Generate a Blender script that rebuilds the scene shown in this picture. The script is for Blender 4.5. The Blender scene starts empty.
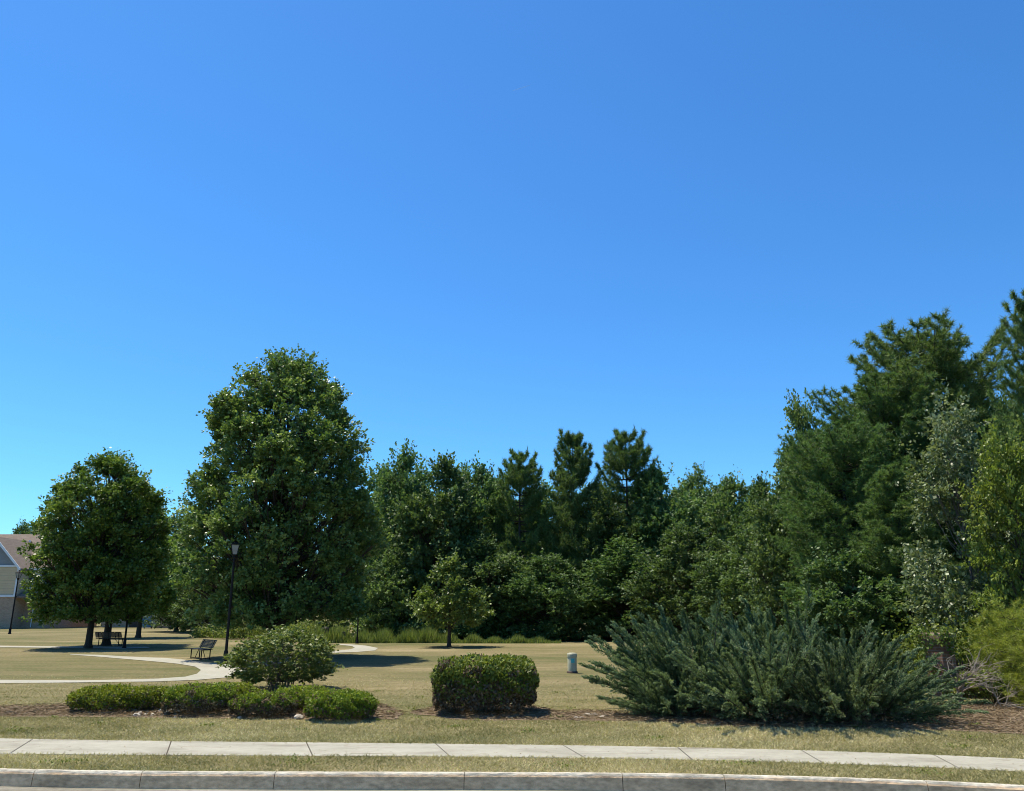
import bpy, math, random
import numpy as np
from math import radians as R, sin, cos, pi
random.seed(7)
S = bpy.context.scene
C = S.collection

# ---------------------------------------------------------------- camera
F = 800.0; CX = 512.0; CY = 395.5; HC = 1.65; TH = math.atan(214.5 / 800.0)
cd = bpy.data.cameras.new('camera'); cam = bpy.data.objects.new('camera', cd); C.objects.link(cam)
cam.location = (0, 0, HC); cam.rotation_euler = (R(90) + TH, 0, 0)
cd.sensor_fit = 'HORIZONTAL'; cd.sensor_width = 36.0; cd.lens = 36.0 * F / 1024.0
cd.clip_start = 0.1; cd.clip_end = 6000
S.camera = cam
# ---------------------------------------------------------------- light
SUN = np.array([-0.32, 0.20, 0.93]); SUN /= np.linalg.norm(SUN)
w = bpy.data.worlds.new('World'); S.world = w; w.use_nodes = True
nt = w.node_tree; nt.nodes.clear()
sky = nt.nodes.new('ShaderNodeTexSky'); sky.sky_type = 'NISHITA'; sky.sun_disc = False
sky.sun_elevation = math.asin(SUN[2]); sky.sun_rotation = math.atan2(SUN[0], SUN[1])
sky.air_density = 1.0; sky.dust_density = 0.25; sky.ozone_density = 2.5; sky.altitude = 50
hs = nt.nodes.new('ShaderNodeHueSaturation'); hs.inputs['Saturation'].default_value = 1.12
hs.inputs['Value'].default_value = 1.0
bg = nt.nodes.new('ShaderNodeBackground'); bg.inputs['Strength'].default_value = 0.107
wo = nt.nodes.new('ShaderNodeOutputWorld')
tn = nt.nodes.new('ShaderNodeMixRGB'); tn.blend_type = 'MULTIPLY'; tn.inputs[0].default_value = 1.0; tn.inputs[2].default_value = (.50, .95, 1.27, 1)
nt.links.new(sky.outputs[0], hs.inputs['Color']); nt.links.new(hs.outputs[0], tn.inputs[1]); 
# warm bright sky patch added around the sun, out of view, to neutralise blue skylight
gm = nt.nodes.new('ShaderNodeTexCoord'); dp = nt.nodes.new('ShaderNodeVectorMath'); dp.operation = 'DOT_PRODUCT'; dp.inputs[1].default_value = tuple(SUN)
nt.links.new(gm.outputs['Generated'], dp.inputs[0])
gr = nt.nodes.new('ShaderNodeMapRange'); gr.interpolation_type = 'SMOOTHSTEP'; gr.inputs['From Min'].default_value = .84; gr.inputs['From Max'].default_value = .98
nt.links.new(dp.outputs['Value'], gr.inputs['Value'])
gx = nt.nodes.new('ShaderNodeMixRGB'); gx.inputs[1].default_value = (.50, .95, 1.27, 1); gx.inputs[2].default_value = (2.1, 1.65, 1.2, 1); nt.links.new(gr.outputs[0], gx.inputs[0])
nt.links.new(gx.outputs[0], tn.inputs[2]); nt.links.new(tn.outputs[0], bg.inputs[0]); nt.links.new(bg.outputs[0], wo.inputs[0])
sl = bpy.data.lights.new('sun', 'SUN'); sl.energy = 4.8; sl.angle = R(0.53); sl.color = (1.0, 0.92, 0.77)
so = bpy.data.objects.new('sun', sl); C.objects.link(so)
from mathutils import Vector, Matrix
so.rotation_euler = Vector((-SUN[0], -SUN[1], -SUN[2])).to_track_quat('-Z', 'Y').to_euler()
so.location = (-20, 10, 40)
S.view_settings.view_transform = 'Standard'; S.view_settings.look = 'None'
S.view_settings.exposure = 0.5; S.view_settings.gamma = 1.0
S.render.engine = 'CYCLES'
S.cycles.pixel_filter_type = 'BLACKMAN_HARRIS'; S.cycles.filter_width = 1.0; S.cycles.max_bounces = 6; S.cycles.diffuse_bounces = 3; S.cycles.transmission_bounces = 3

# ---------------------------------------------------------------- helpers
ct, st_ = cos(TH), sin(TH)
def ray(px, py):
    u = (px - CX) / F; v = (CY - py) / F
    return np.array([u, ct - v * st_, st_ + v * ct])
def G(px, py, z=0.0):                       # pixel -> point on the level z
    d = ray(px, py); t = (z - HC) / d[2]
    return np.array([d[0] * t, d[1] * t, z])
def P(px, py, Y):                           # pixel -> point at depth Y
    d = ray(px, py); t = Y / d[1]
    return np.array([d[0] * t, Y, HC + d[2] * t])
def XatG(px, Y):                            # ground point at depth Y seen at column px
    py = 611.0
    lo, hi = 610.5, 1200.0
    for _ in range(40):
        m = (lo + hi) / 2
        if G(px, m)[1] > Y: lo = m
        else: hi = m
    return G(px, lo)

def tag(o, label=None, cat=None, group=None, kind=None):
    if label: o['label'] = label
    if cat: o['category'] = cat
    if group: o['group'] = group
    if kind: o['kind'] = kind
    return o
def empty(name, loc, rz=0.0, scale=1.0):
    o = bpy.data.objects.new(name, None); C.objects.link(o)
    o.location = tuple(loc); o.rotation_euler = (0, 0, rz)
    o.scale = (scale,) * 3 if np.isscalar(scale) else scale
    o.empty_display_size = 0.2
    return o
def link(name, me, parent=None):
    o = bpy.data.objects.new(name, me); C.objects.link(o)
    if parent is not None: o.parent = parent
    return o
def copy_tree(o, parent=None):
    c = o.copy(); C.objects.link(c)
    if parent is not None: c.parent = parent
    for ch in [x for x in bpy.data.objects if x.parent == o]: copy_tree(ch, c)
    return c

def np_mesh(name, V, n, mat, rnd=None, smooth=False):
    """V: (m*n,3) unique verts, n verts per face"""
    V = np.ascontiguousarray(V, dtype=np.float32).reshape(-1, 3); m = len(V) // n
    me = bpy.data.meshes.new(name)
    me.vertices.add(m * n); me.vertices.foreach_set('co', V.ravel())
    me.loops.add(m * n); me.loops.foreach_set('vertex_index', np.arange(m * n, dtype=np.int32))
    me.polygons.add(m); me.polygons.foreach_set('loop_start', np.arange(0, m * n, n, dtype=np.int32))
    me.update(calc_edges=True)
    if rnd is not None:
        a = me.attributes.new('rnd', 'FLOAT', 'FACE'); a.data.foreach_set('value', np.ascontiguousarray(rnd, dtype=np.float32))
    me.materials.append(mat)
    return me
def nrm(a): return a / (np.linalg.norm(a, axis=-1, keepdims=True) + 1e-9)
def rdir(g, n): return nrm(g.normal(size=(n, 3)))
def leaf_quads(c, d, nn, L, W):
    """rhombic leaves, slightly folded"""
    d = nrm(d); s = nrm(np.cross(d, nn)); L = np.asarray(L).reshape(-1, 1); W = np.asarray(W).reshape(-1, 1)
    up = np.cross(s, d)
    V = np.empty((len(c), 4, 3))
    V[:, 0] = c - d * L * .5; V[:, 1] = c + s * W * .5 + up * W * .1; V[:, 2] = c + d * L * .5; V[:, 3] = c - s * W * .5 + up * W * .1
    return V
def needle_tris(c, d, g, L, W):
    d = nrm(d); s = nrm(np.cross(d, rdir(g, len(c)))); L = np.asarray(L).reshape(-1, 1); W = np.asarray(W).reshape(-1, 1)
    V = np.empty((len(c), 3, 3))
    V[:, 0] = c - s * W * .5; V[:, 1] = c + s * W * .5; V[:, 2] = c + d * L
    return V

class MB:
    def __init__(self): self.v = []; self.f = []; self.sm = []
    def add(self, vs, fs, smooth=False):
        b = len(self.v); self.v += [tuple(map(float, p)) for p in vs]
        for f in fs: self.f.append(tuple(i + b for i in f)); self.sm.append(smooth)
    def box(self, c, s, M=None):
        x, y, z = (s[0] / 2, s[1] / 2, s[2] / 2)
        vs = [(c[0] + i * x, c[1] + j * y, c[2] + k * z) for k in (-1, 1) for j in (-1, 1) for i in (-1, 1)]
        if M is not None: vs = [tuple(M @ Vector(p)) for p in vs]
        self.add(vs, [(0, 2, 3, 1), (4, 5, 7, 6), (0, 1, 5, 4), (2, 6, 7, 3), (0, 4, 6, 2), (1, 3, 7, 5)])
    def tube(self, pts, rad, n=8, cap=True):
        pts = [np.array(p, float) for p in pts]; rad = [rad] * len(pts) if np.isscalar(rad) else rad
        vs = []; ref = np.array([0.13, 0.99, 0.07])
        for i, p in enumerate(pts):
            a = pts[max(i - 1, 0)]; b = pts[min(i + 1, len(pts) - 1)]; t = (b - a) / (np.linalg.norm(b - a) + 1e-9)
            r0 = ref if abs(t @ ref) < .95 else np.array([1., 0, 0])
            u = np.cross(t, r0); u /= np.linalg.norm(u); w_ = np.cross(t, u)
            for k in range(n):
                an = 2 * pi * k / n; vs.append(p + rad[i] * (cos(an) * u + sin(an) * w_))
        fs = [(i * n + k, i * n + (k + 1) % n, (i + 1) * n + (k + 1) % n, (i + 1) * n + k) for i in range(len(pts) - 1) for k in range(n)]
        self.add(vs, fs, True)
        if cap:
            m = len(pts) - 1
            self.add(vs[:n], [tuple(range(n))[::-1]]); self.add(vs[m * n:], [tuple(range(n))])
    def lathe(self, c, prof, n=16, rot=0.0, sq=False):
        vs = []
        for r, z in prof:
            for k in range(n):
                a = rot + 2 * pi * k / n; vs.append((c[0] + r * cos(a), c[1] + r * sin(a), c[2] + z))
        fs = [(i * n + k, i * n + (k + 1) % n, (i + 1) * n + (k + 1) % n, (i + 1) * n + k) for i in range(len(prof) - 1) for k in range(n)]
        self.add(vs, fs, not sq)
        m = len(prof) - 1
        self.add(vs[:n], [tuple(range(n))[::-1]]); self.add(vs[m * n:], [tuple(range(n))])
    def build(self, name, mat, parent=None, bevel=0.0):
        me = bpy.data.meshes.new(name); me.from_pydata(self.v, [], self.f); me.materials.append(mat)
        me.polygons.foreach_set('use_smooth', self.sm); me.update()
        o = link(name, me, parent)
        if bevel:
            m = o.modifiers.new('bevel', 'BEVEL'); m.width = bevel; m.segments = 2; m.limit_method = 'ANGLE'
        return o

# ---------------------------------------------------------------- materials
def newmat(name):
    m = bpy.data.materials.new(name); m.use_nodes = True; n = m.node_tree; n.nodes.clear()
    return m, n, n.nodes, n.links
def leafmat(name, c0, c1, c2, transl=0.3, rough=0.5, spec=0.3, var=0.25, clump=0.0):
    m, n, N, L = newmat(name)
    at = N.new('ShaderNodeAttribute'); at.attribute_name = 'rnd'
    rp = N.new('ShaderNodeValToRGB'); e = rp.color_ramp.elements
    e[0].position = 0.0; e[0].color = (*c0, 1); e[1].position = 1.0; e[1].color = (*c2, 1)
    k = e.new(0.55); k.color = (*c1, 1)
    L.new(at.outputs['Fac'], rp.inputs[0])
    oi = N.new('ShaderNodeObjectInfo')
    mr = N.new('ShaderNodeMapRange'); mr.inputs['To Min'].default_value = 1 - var; mr.inputs['To Max'].default_value = 1 + var
    L.new(oi.outputs['Random'], mr.inputs['Value'])
    h = N.new('ShaderNodeHueSaturation'); L.new(rp.outputs[0], h.inputs['Color']); L.new(mr.outputs[0], h.inputs['Value'])
    mh = N.new('ShaderNodeMapRange'); mh.inputs['To Min'].default_value = .49; mh.inputs['To Max'].default_value = .515
    ms = N.new('ShaderNodeMath'); ms.operation = 'FRACT'; m7 = N.new('ShaderNodeMath'); m7.operation = 'MULTIPLY'; m7.inputs[1].default_value = 7.31
    L.new(oi.outputs['Random'], m7.inputs[0]); L.new(m7.outputs[0], ms.inputs[0]); L.new(ms.outputs[0], mh.inputs['Value']); L.new(mh.outputs[0], h.inputs['Hue'])
    p = N.new('ShaderNodeBsdfPrincipled'); p.inputs['Roughness'].default_value = rough; p.inputs['Specular IOR Level'].default_value = spec
    t = N.new('ShaderNodeBsdfTranslucent'); mx = N.new('ShaderNodeMixShader'); mx.inputs[0].default_value = transl
    br = N.new('ShaderNodeMixRGB'); br.blend_type = 'MULTIPLY'; br.inputs[0].default_value = 1; br.inputs[2].default_value = (1.3, 1.35, .7, 1)
    L.new(h.outputs[0], p.inputs['Base Color']); L.new(h.outputs[0], br.inputs[1]); L.new(br.outputs[0], t.inputs[0])
    L.new(p.outputs[0], mx.inputs[1]); L.new(t.outputs[0], mx.inputs[2])
    o = N.new('ShaderNodeOutputMaterial'); L.new(mx.outputs[0], o.inputs[0])
    return m
def surf(name, cols, scale=(1, 1, 1), rough=0.85, bump=0.0, bscale=40, detail=8, noise2=None, spec=0.3, metal=0.0, pos=None):
    """object-space noise through a ramp of colours + bump"""
    m, n, N, L = newmat(name)
    tc = N.new('ShaderNodeTexCoord'); mp = N.new('ShaderNodeMapping'); mp.inputs['Scale'].default_value = scale
    L.new(tc.outputs['Object'], mp.inputs[0])
    nz = N.new('ShaderNodeTexNoise'); nz.inputs['Scale'].default_value = 1; nz.inputs['Detail'].default_value = detail; nz.inputs['Roughness'].default_value = .65
    L.new(mp.outputs[0], nz.inputs[0])
    rp = N.new('ShaderNodeValToRGB'); el = rp.color_ramp.elements
    pos = pos or [0.3 + 0.4 * i / max(1, len(cols) - 1) for i in range(len(cols))]
    el[0].position = pos[0]; el[0].color = (*cols[0], 1); el[1].position = pos[-1]; el[1].color = (*cols[-1], 1)
    for q, c in zip(pos[1:-1], cols[1:-1]): k = el.new(q); k.color = (*c, 1)
    L.new(nz.outputs[0], rp.inputs[0])
    p = N.new('ShaderNodeBsdfPrincipled'); p.inputs['Roughness'].default_value = rough; p.inputs['Specular IOR Level'].default_value = spec; p.inputs['Metallic'].default_value = metal
    col = rp.outputs[0]
    if noise2:
        sc2, amt = noise2
        mp2 = N.new('ShaderNodeMapping'); mp2.inputs['Scale'].default_value = sc2; L.new(tc.outputs['Object'], mp2.inputs[0])
        n2 = N.new('ShaderNodeTexNoise'); n2.inputs['Scale'].default_value = 1; n2.inputs['Detail'].default_value = 6; L.new(mp2.outputs[0], n2.inputs[0])
        r2 = N.new('ShaderNodeMapRange'); r2.inputs['From Min'].default_value = .3; r2.inputs['From Max'].default_value = .7
        r2.inputs['To Min'].default_value = 1 - amt; r2.inputs['To Max'].default_value = 1 + amt; L.new(n2.outputs[0], r2.inputs[0])
        mm = N.new('ShaderNodeVectorMath'); mm.operation = 'SCALE'; L.new(col, mm.inputs[0]); L.new(r2.outputs[0], mm.inputs['Scale']); col = mm.outputs[0]
    L.new(col, p.inputs['Base Color'])
    if bump:
        nb = N.new('ShaderNodeTexNoise'); nb.inputs['Scale'].default_value = bscale; nb.inputs['Detail'].default_value = 4; L.new(tc.outputs['Object'], nb.inputs[0])
        b = N.new('ShaderNodeBump'); b.inputs['Strength'].default_value = 1.0; b.inputs['Distance'].default_value = bump
        L.new(nb.outputs[0], b.inputs['Height']); L.new(b.outputs[0], p.inputs['Normal'])
    o = N.new('ShaderNodeOutputMaterial'); L.new(p.outputs[0], o.inputs[0])
    return m
def brickmat(name, c1, c2, mortar, scale=4.0):
    m, n, N, L = newmat(name)
    tc = N.new('ShaderNodeTexCoord'); mp = N.new('ShaderNodeMapping'); mp.inputs['Rotation'].default_value = (R(90), 0, 0)
    L.new(tc.outputs['Object'], mp.inputs[0])
    sp = N.new('ShaderNodeSeparateXYZ'); L.new(tc.outputs['Object'], sp.inputs[0])
    ad = N.new('ShaderNodeMath'); L.new(sp.outputs[0], ad.inputs[0]); L.new(sp.outputs[1], ad.inputs[1])
    cb = N.new('ShaderNodeCombineXYZ'); L.new(ad.outputs[0], cb.inputs[0]); L.new(sp.outputs[2], cb.inputs[1])
    b = N.new('ShaderNodeTexBrick'); b.inputs['Scale'].default_value = scale
    b.inputs['Color1'].default_value = (*c1, 1); b.inputs['Color2'].default_value = (*c2, 1); b.inputs['Mortar'].default_value = (*mortar, 1)
    b.inputs['Mortar Size'].default_value = .02; b.inputs['Row Height'].default_value = .27; b.inputs['Brick Width'].default_value = .8
    L.new(cb.outputs[0], b.inputs[0])
    p = N.new('ShaderNodeBsdfPrincipled'); p.inputs['Roughness'].default_value = .9; L.new(b.outputs[0], p.inputs['Base Color'])
    o = N.new('ShaderNodeOutputMaterial'); L.new(p.outputs[0], o.inputs[0])
    return m

M = {}
M['oak'] = leafmat('oak_leaves', (.042, .080, .020), (.112, .176, .044), (.240, .300, .100), .28, .42, .4)
M['maple'] = leafmat('maple_leaves', (.048, .105, .018), (.138, .240, .040), (.290, .390, .105), .30, .42, .4)
M['wood'] = leafmat('woodland_leaves', (.052, .092, .030), (.112, .178, .056), (.200, .268, .102), .32, .5, .3, .22)
M['pine'] = leafmat('pine_needles', (.054, .102, .032), (.122, .192, .056), (.215, .285, .096), .32, .55, .25, .10)
M['youngpine'] = leafmat('young_pine_needles', (.12, .16, .025), (.26, .30, .04), (.40, .43, .09), .35, .5, .3, .1)
M['lime'] = leafmat('yellow_green_leaves', (.09, .13, .025), (.19, .24, .045), (.32, .36, .10), .35, .5, .3, .1)
M['silver'] = leafmat('silver_leaves', (.06, .09, .030), (.15, .185, .075), (.34, .38, .22), .25, .45, .4, .05)
M['box'] = leafmat('boxwood_leaves', (.075, .105, .012), (.185, .225, .020), (.31, .34, .045), .30, .55, .2, .06)
M['shrub'] = leafmat('shrub_leaves', (.065, .100, .024), (.135, .185, .042), (.28, .31, .12), .28, .5, .3, .05)
M['hedge'] = leafmat('hedge_leaves', (.055, .080, .014), (.135, .175, .024), (.26, .29, .055), .25, .5, .25, .05)
M['dead'] = leafmat('dead_leaves', (.065, .045, .028), (.14, .10, .06), (.24, .185, .12), .1, .8, .1, .1)
M['juniper'] = leafmat('juniper_scales', (.044, .070, .033), (.138, .188, .092), (.34, .40, .225), .22, .6, .15, .10)
M['sapling'] = leafmat('sapling_leaves', (.06, .10, .025), (.14, .20, .050), (.25, .32, .10), .32, .45, .3, .05)
M['weed'] = leafmat('weed_blades', (.09, .13, .032), (.19, .24, .065), (.33, .34, .14), .35, .6, .2, .1)
M['dry'] = leafmat('dry_grass_blades', (.13, .11, .045), (.26, .22, .10), (.42, .36, .19), .2, .7, .2, 0.0)
M['vine'] = leafmat('vine_leaves', (.08, .13, .02), (.14, .20, .03), (.22, .28, .07), .3, .5, .3, .1)
M['straw'] = leafmat('pine_straw', (.10, .065, .036), (.21, .145, .085), (.34, .26, .17), .1, .8, .1, 0.0)
M['bark'] = surf('bark', [(.035, .028, .022), (.09, .072, .055)], (14, 14, 2.5), .95, .02, 25)
M['bark_grey'] = surf('grey_twig_bark', [(.10, .085, .07), (.24, .21, .18)], (14, 14, 4), .95, .01, 40)
M['deadwood'] = surf('bleached_deadwood', [(.20, .165, .12), (.38, .33, .26)], (12, 12, 12), .9, .004, 60)
M['concrete'] = surf('sidewalk_concrete', [(.225, .208, .160), (.33, .312, .247), (.38, .36, .29)], (.9, 2.6, 1), .9, .002, 180, noise2=((9, 16, 14), .09))
M['path'] = surf('path_concrete', [(.30, .285, .22), (.38, .36, .29)], (.5, .5, 1), .9, .003, 80, noise2=((6, 6, 6), .08))
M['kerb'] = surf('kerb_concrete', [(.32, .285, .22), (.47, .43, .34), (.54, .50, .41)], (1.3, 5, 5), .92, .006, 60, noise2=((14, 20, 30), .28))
M['gutter'] = surf('gutter_concrete', [(.13, .115, .085), (.27, .25, .20)], (.8, 6, 1), .92, .004, 90, noise2=((16, 16, 16), .18))
M['asphalt'] = surf('asphalt', [(.19, .17, .14), (.27, .245, .205)], (2, 2, 2), .95, .006, 120)
M['soil'] = surf('soil', [(.05, .04, .028), (.10, .08, .055)], (3, 3, 3), 1, .01, 30)
M['mulch'] = surf('pine_straw_mulch', [(.085, .058, .036), (.18, .128, .078), (.28, .22, .15)], (5, 9, 5), 1, .02, 45, noise2=((30, 50, 30), .35))
M['blackmetal'] = surf('black_painted_steel', [(.008, .007, .006), (.014, .012, .010)], (5, 5, 5), .6, 0, spec=.2)
M['bench'] = surf('brown_black_bench_coating', [(.028, .022, .019), (.05, .042, .036)], (6, 6, 6), .5, 0, spec=.4)
M['glass'] = surf('frosted_lamp_glass', [(.22, .22, .20), (.30, .30, .27)], (8, 8, 8), .3, 0, spec=.5)
M['pedestal'] = surf('grey_green_plastic', [(.30, .29, .19), (.42, .41, .29)], (3, 3, 6), .55, 0, noise2=((20, 20, 4), .12))
M['teal'] = surf('teal_sticker', [(.05, .32, .33), (.08, .38, .38)], (8, 8, 8), .5)
M['rock'] = surf('pale_limestone', [(.34, .29, .22), (.58, .52, .43)], (6, 6, 6), .9, .01, 20)
M['brick'] = brickmat('house_brick', (.30, .19, .115), (.42, .28, .175), (.48, .42, .33), 3.7)
M['brick_old'] = brickmat('pillar_brick', (.17, .085, .055), (.24, .13, .085), (.24, .21, .18), 4.4)
M['cap'] = surf('weathered_brick_cap', [(.13, .09, .065), (.25, .18, .14)], (6, 6, 6), .95, .005, 60)
M['shingle'] = surf('roof_shingles', [(.15, .115, .088), (.22, .175, .138)], (1.5, 1.5, 9), .95, .01, 20, noise2=((8, 8, 20), .15))
M['trim'] = surf('white_trim', [(.66, .68, .68), (.78, .79, .78)], (3, 3, 3), .6)
M['slate'] = surf('blue_grey_siding', [(.20, .22, .23), (.27, .29, .30)], (1, 1, 3), .8)
M['winglass'] = surf('window_glass', [(.03, .04, .05), (.06, .07, .08)], (1, 1, 1), .08, spec=.6)
M['blue'] = surf('blue_plastic', [(.03, .12, .22), (.06, .18, .30)], (2, 2, 2), .5)
M['tan'] = surf('tan_fence_boards', [(.20, .14, .09), (.34, .25, .16)], (9, 9, 1), .9)
M['darkbrown'] = surf('dark_brown_paint', [(.05, .03, .022), (.09, .055, .04)], (2, 2, 2), .7)
M['white'] = surf('white_plastic', [(.62, .62, .60), (.78, .78, .76)], (6, 6, 6), .6)
def sidingmat():
    m, n, N, L = newmat('beige_lap_siding')
    tc = N.new('ShaderNodeTexCoord'); sp = N.new('ShaderNodeSeparateXYZ'); L.new(tc.outputs['Object'], sp.inputs[0])
    mu = N.new('ShaderNodeMath'); mu.operation = 'MULTIPLY'; mu.inputs[1].default_value = 4.2; L.new(sp.outputs[2], mu.inputs[0])
    fr = N.new('ShaderNodeMath'); fr.operation = 'FRACT'; L.new(mu.outputs[0], fr.inputs[0])
    b = N.new('ShaderNodeBump'); b.inputs['Distance'].default_value = .12; L.new(fr.outputs[0], b.inputs['Height'])
    nz = N.new('ShaderNodeTexNoise'); nz.inputs['Scale'].default_value = 1.5; L.new(tc.outputs['Object'], nz.inputs[0])
    rp = N.new('ShaderNodeValToRGB'); rp.color_ramp.elements[0].color = (.50, .45, .345, 1); rp.color_ramp.elements[1].color = (.62, .57, .45, 1); L.new(nz.outputs[0], rp.inputs[0])
    p = N.new('ShaderNodeBsdfPrincipled'); p.inputs['Roughness'].default_value = .7
    L.new(rp.outputs[0], p.inputs['Base Color']); L.new(b.outputs[0], p.inputs['Normal'])
    o = N.new('ShaderNodeOutputMaterial'); L.new(p.outputs[0], o.inputs[0]); return m
M['siding'] = sidingmat()
def lawnmat():
    m, n, N, L = newmat('dry_mown_lawn')
    tc = N.new('ShaderNodeTexCoord')
    def noise(scale, det=6, rough=.6):
        mp = N.new('ShaderNodeMapping'); mp.inputs['Scale'].default_value = scale; L.new(tc.outputs['Object'], mp.inputs[0])
        z = N.new('ShaderNodeTexNoise'); z.inputs['Scale'].default_value = 1; z.inputs['Detail'].default_value = det; z.inputs['Roughness'].default_value = rough
        L.new(mp.outputs[0], z.inputs[0]); return z.outputs[0]
    big = noise((.11, .19, 1), 5); mid = noise((.28, 1.7, 1), 12, .82); fine = noise((9, 22, 9), 5, .7)
    rp = N.new('ShaderNodeValToRGB'); e = rp.color_ramp.elements
    e[0].position = .42; e[0].color = (.115, .118, .046, 1); e[1].position = .595; e[1].color = (.285, .235, .13, 1)
    k = e.new(.475); k.color = (.155, .138, .062, 1); k = e.new(.54); k.color = (.205, .172, .086, 1)
    a1 = N.new('ShaderNodeMath'); a1.operation = 'MULTIPLY'; a1.inputs[1].default_value = .5; L.new(big, a1.inputs[0])
    a2 = N.new('ShaderNodeMath'); a2.operation = 'MULTIPLY_ADD'; a2.inputs[1].default_value = .5; L.new(mid, a2.inputs[0]); L.new(a1.outputs[0], a2.inputs[2])
    L.new(a2.outputs[0], rp.inputs[0])
    mr = N.new('ShaderNodeMapRange'); mr.inputs['From Min'].default_value = .3; mr.inputs['From Max'].default_value = .7; mr.inputs['To Min'].default_value = .5; mr.inputs['To Max'].default_value = 1.45
    L.new(fine, mr.inputs[0])
    sc = N.new('ShaderNodeVectorMath'); sc.operation = 'SCALE'; L.new(rp.outputs[0], sc.inputs[0]); L.new(mr.outputs[0], sc.inputs['Scale'])
    p = N.new('ShaderNodeBsdfPrincipled'); p.inputs['Roughness'].default_value = .95; p.inputs['Specular IOR Level'].default_value = .1
    L.new(sc.outputs[0], p.inputs['Base Color'])
    b = N.new('ShaderNodeBump'); b.inputs['Distance'].default_value = .03; L.new(fine, b.inputs['Height']); L.new(b.outputs[0], p.inputs['Normal'])
    o = N.new('ShaderNodeOutputMaterial'); L.new(p.outputs[0], o.inputs[0]); return m
M['lawn'] = lawnmat()

# ---------------------------------------------------------------- ground and road
def curve(pts, z=0.0):
    """pixel polyline -> smooth function Y(X) on the ground, extended past the frame"""
    w_ = np.array([G(x, y, z) for x, y in pts]); xs, ys = w_[:, 0], w_[:, 1]
    co = np.polyfit(xs, ys, 3)
    def f(X):
        X = np.asarray(X, float); Xc = np.clip(X, xs[0] - 1, xs[-1] + 1)
        d0 = np.polyval(np.polyder(co), Xc)
        return np.polyval(co, Xc) + d0 * (X - Xc)
    return f
kb = curve([(0, 768.5), (190, 771.5), (400, 772), (620, 772.5), (780, 776), (900, 780), (1024, 785)])
wn = curve([(0, 754), (200, 756), (400, 756.5), (620, 758.5), (780, 763.2), (1024, 772)])
wf = curve([(0, 738.5), (200, 742), (400, 743.5), (620, 745.5), (780, 751), (1024, 759)])
XS = np.linspace(-40, 40, 161)
def strip(name, f0, f1, z0, z1, mat, xs=XS):
    mb = MB(); n = len(xs); a = f0(xs); b = f1(xs)
    vs = [(x, y, z0) for x, y in zip(xs, a)] + [(x, y, z1) for x, y in zip(xs, b)]
    mb.add(vs, [(i, i + 1, n + i + 1, n + i) for i in range(n - 1)])
    return mb, name, mat
g_ = MB(); g_.add([(-3000, -3000, -.5), (3000, -3000, -.5), (3000, 3000, -.5), (-3000, 3000, -.5)], [(0, 1, 2, 3)])
tag(g_.build('ground', M['soil']), 'bare ground below the park and the road', kind='structure')
# lawn: sheet from the kerb to the horizon
xl = np.concatenate([np.linspace(-1500, -45, 12), XS, np.linspace(45, 1500, 12)])
mb, _, _ = strip('', lambda x: kb(x) + 0.0, lambda x: kb(x) * 0 + 60, 0, 0, None, xl)
n = len(xl)
mb.add([(x, 60, 0) for x in xl] + [(x * 1.2, 2500, 0) for x in xl], [(i, i + 1, n + i + 1, n + i) for i in range(n - 1)])
tag(mb.build('lawn', M['lawn']), 'dry tan and green mown park lawn', kind='structure')
# kerb, made in lengths with joints
def tint_kerb_face():  # warm tint painted on the stained face to offset blue skylight in its shade
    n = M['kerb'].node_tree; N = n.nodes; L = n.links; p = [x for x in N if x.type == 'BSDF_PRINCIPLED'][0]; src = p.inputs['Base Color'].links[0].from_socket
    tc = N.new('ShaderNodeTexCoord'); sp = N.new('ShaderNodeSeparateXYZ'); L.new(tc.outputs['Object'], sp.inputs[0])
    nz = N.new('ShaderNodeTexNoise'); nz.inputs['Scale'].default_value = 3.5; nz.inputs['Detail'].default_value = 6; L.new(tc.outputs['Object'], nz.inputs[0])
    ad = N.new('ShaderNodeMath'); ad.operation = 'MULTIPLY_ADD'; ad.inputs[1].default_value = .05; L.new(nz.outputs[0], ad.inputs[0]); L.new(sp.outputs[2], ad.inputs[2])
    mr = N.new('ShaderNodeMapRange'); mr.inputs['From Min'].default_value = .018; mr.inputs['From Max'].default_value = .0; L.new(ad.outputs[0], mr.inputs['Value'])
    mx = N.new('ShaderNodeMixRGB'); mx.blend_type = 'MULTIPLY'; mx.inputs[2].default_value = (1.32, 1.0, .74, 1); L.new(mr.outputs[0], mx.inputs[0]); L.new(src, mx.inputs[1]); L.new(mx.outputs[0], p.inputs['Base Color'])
tint_kerb_face()
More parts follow.
